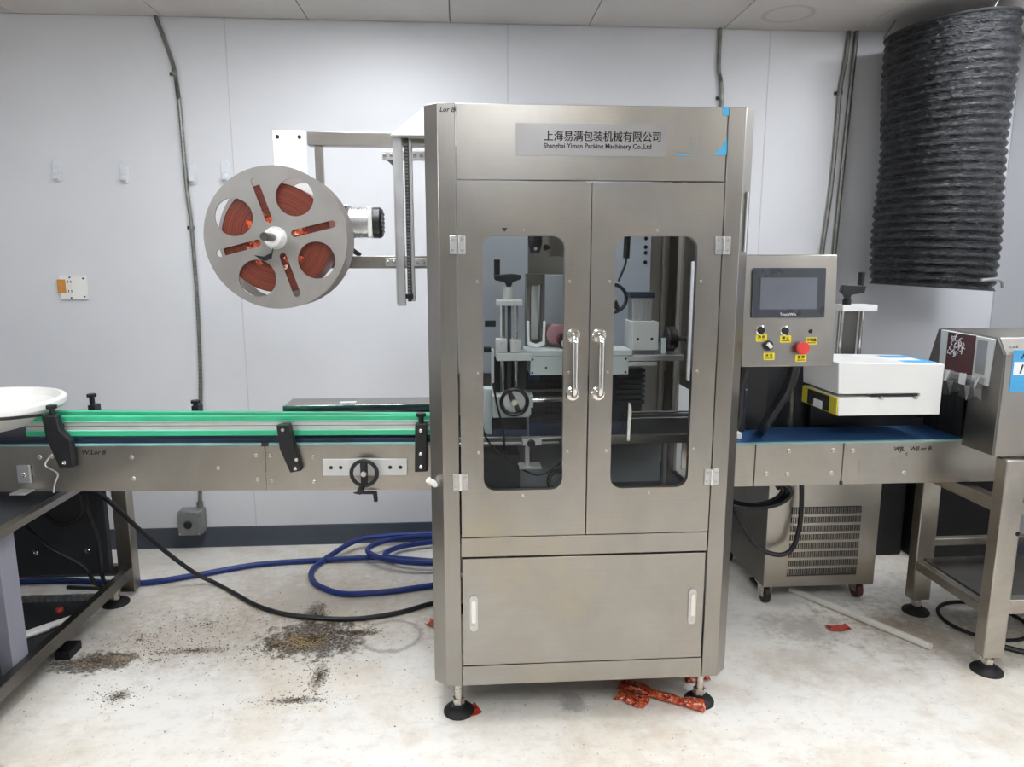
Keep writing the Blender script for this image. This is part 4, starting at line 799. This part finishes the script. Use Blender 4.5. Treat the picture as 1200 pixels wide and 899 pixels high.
text('A', 'lettering', 'ink', bs, (1.748, 2.0978, 1.072), .026, bold=.0006); text('10', 'handwriting', 'ink', bs, (1.740, 2.0969, 1.026), .040, bold=.0006, shear=.2); text('Lot B', 'handwriting', 'ink', ht, (1.706, 2.0985, 1.106), .012, shear=.2)
for z in (1.005, .99): bx('print_line', 'bluetape', bs, 1.735, 1.89, 2.0978, 2.0984, z - .002, z + .002, bevel=0)
tag(bx('waste_bin', 'bin', None, 1.80, 2.06, 3.05, 3.30, 0, .58, bevel=.012), 'black waste bin against the wall beside the sealer cabinet', 'bin', 'black bins by the wall')
tag(bx('waste_bin', 'bin', None, 2.09, 2.45, 2.98, 3.28, 0, .55, bevel=.012), 'black waste bin against the wall behind the stand', 'bin', 'black bins by the wall')

# ================================================================== things on the floor
tag(ob('plastic_pole', B().cyl((1.36, 2.715, .0135), (1.655, 2.238, .0135), .0135, 16).cyl((1.655, 2.238, .0135), (1.6565, 2.2356, .0135), .009, 12), 'pole'), 'white plastic pole lying on the floor by the sealer cabinet', 'pole')
def wrapper(name, p0, p1, w, h, label, group=None, seed=0, z=0.0):
    random.seed(seed); b = B(); p0, p1 = Vector(p0), Vector(p1); d = (p1 - p0); L = d.length; d.normalize(); s_ = Vector((-d.y, d.x, 0)); n = 22; rr = []
    for i in range(n + 1):
        t = i / n; pinch = 1 - .22 * (abs(math.sin(t * PI * 3 + seed)) ** 8); ww = w * (.8 + .2 * math.sin(t * 7 + seed)) * pinch; hh = h * pinch * (.35 if i in (0, n) else 1)
        c = p0 + d * L * t + s_ * .006 * math.sin(t * 6 + seed); ring = []
        for k in range(12):
            a = 2 * PI * k / 12; q = noise.noise(Vector((t * 9 + seed, k * .9, seed))) * .35
            ring.append(c + s_ * math.cos(a) * ww * (1 + q) + Vector((0, 0, z + hh + math.sin(a) * hh * (1 + q * .6))))
        rr.append(ring)
    b.loft(rr); lowest = min(v.co.z for v in b.bm.verts)
    for v in b.bm.verts: v.co.z += max(0, .001 - lowest) + (0 if lowest > .001 else 0)
    return tag(ob(name, b, 'wrapper', None, 0, angle=1.4), label, 'wrapper', group or 'red film wrappers under the cabinet')
wrapper('film_wrapper', (.49, 2.09, 0), (.735, 1.955, 0), .030, .011, 'long red printed film wrapper pointing at the cabinet foot', seed=1)
wrapper('film_wrapper', (.478, 2.045, 0), (.555, 1.985, 0), .036, .008, 'short crumpled red wrapper lying in front of the others', seed=2)
wrapper('film_wrapper', (.48, 2.16, 0), (.66, 2.15, 0), .034, .020, 'red wrapper lying deepest under the cabinet', seed=3)
wrapper('film_wrapper', (.72, 2.11, 0), (.80, 2.12, 0), .024, .012, 'red wrapper scrap just behind the cabinet foot', seed=4)
def scrap(x, y, w, h, rz, label, curl=.006):
    b = B(); n = 6; c, s_ = math.cos(rz), math.sin(rz); R = []
    for i in range(n + 1):
        u = -w + 2 * w * i / n; z = .0015 + curl * (u / w) ** 2
        R.append([(x + u * c - v * s_, y + u * s_ + v * c, z + dz) for v, dz in ((-h, 0), (h * (1 - .1 * (i % 2)), 0), (h * (1 - .1 * (i % 2)), .0008), (-h, .0008))])
    return tag(ob('film_scrap', b.loft(R), 'scrap'), label, 'scrap', 'red film scraps on the floor')
scrap(1.403, 2.406, .042, .022, .05, 'flat red film scrap beside the white plastic pole'); scrap(.01, 2.0, .022, .028, .4, 'red film scrap beside the cabinet foot below the latch', .004); scrap(-.13, 2.53, .02, .03, 1.0, 'tiny red scrap half behind the cabinet next to the black cable', .012)
tag(ob('floor_ring', B().torus((1.99, 2.42, .007), (0, 0, 1), .15, .007, 48, 8), 'rubber'), 'thin black ring lying on the floor under the stand', 'ring')
tag(ob('floor_cable', B().tube([(1.86, 2.28, .010), (1.98, 2.18, .010), (2.15, 2.12, .010), (2.45, 2.16, .010)], .010, 8, 6), 'cable'), 'black cable on the floor under the heat tunnel stand', 'cable')
# spilled grit: loose grains too many to count
def grit(name, spots_, n, label, seed, hexes=('dark',)):
    random.seed(seed); b = B()
    for k in range(n):
        cx_, cy_, rx, ry = random.choice(spots_); a = random.uniform(0, 2 * PI); r_ = abs(random.gauss(0, .5)); x, y = cx_ + rx * r_ * math.cos(a), cy_ + ry * r_ * math.sin(a)
        s_ = random.uniform(.0008, .0028); v = [b.bm.verts.new((x + random.uniform(-s_, s_), y + random.uniform(-s_, s_), z)) for z in (.0002, .0002, .0002, s_ * 1.3)]
        v[0].co.x += s_; v[1].co.x -= s_; v[2].co.y += s_
        for f in ((0, 1, 2), (0, 1, 3), (1, 2, 3), (2, 0, 3)): b.bm.faces.new([v[i] for i in f])
    return tag(ob(name, b, 'grit_dark', None, 0), label, 'grit', None, 'stuff')
M['grit_dark'] = plain('brown_grit', '#6b5c4a', 0.8, 0, 0.7, 90)
grit('spilled_grit', [(-.57, 2.47, .16, .12), (-.60, 2.64, .06, .11), (-.42, 2.50, .12, .04), (-.57, 2.47, .22, .16), (-.57, 2.47, .16, .12), (-.50, 2.22, .06, .14), (-.55, 2.09, .15, .05), (-.7, 2.42, .14, .08), (-.6, 2.4, .5, .4)], 4200, 'brown spilled grit on the floor in front of the blue hose', 11)
grit('spilled_grit', [(-1.29, 2.36, .14, .05), (-1.2, 2.5, .2, .16), (-1.0, 2.6, .3, .2), (-1.29, 2.36, .18, .07), (-1.12, 2.15, .08, .06), (-.98, 2.41, .2, .05), (-1.1, 2.4, .5, .4)], 2400, 'brown spilled grit on the floor near the work table rail', 12)
for o in scene.objects:
    if '_loc' in o: del o['_loc']
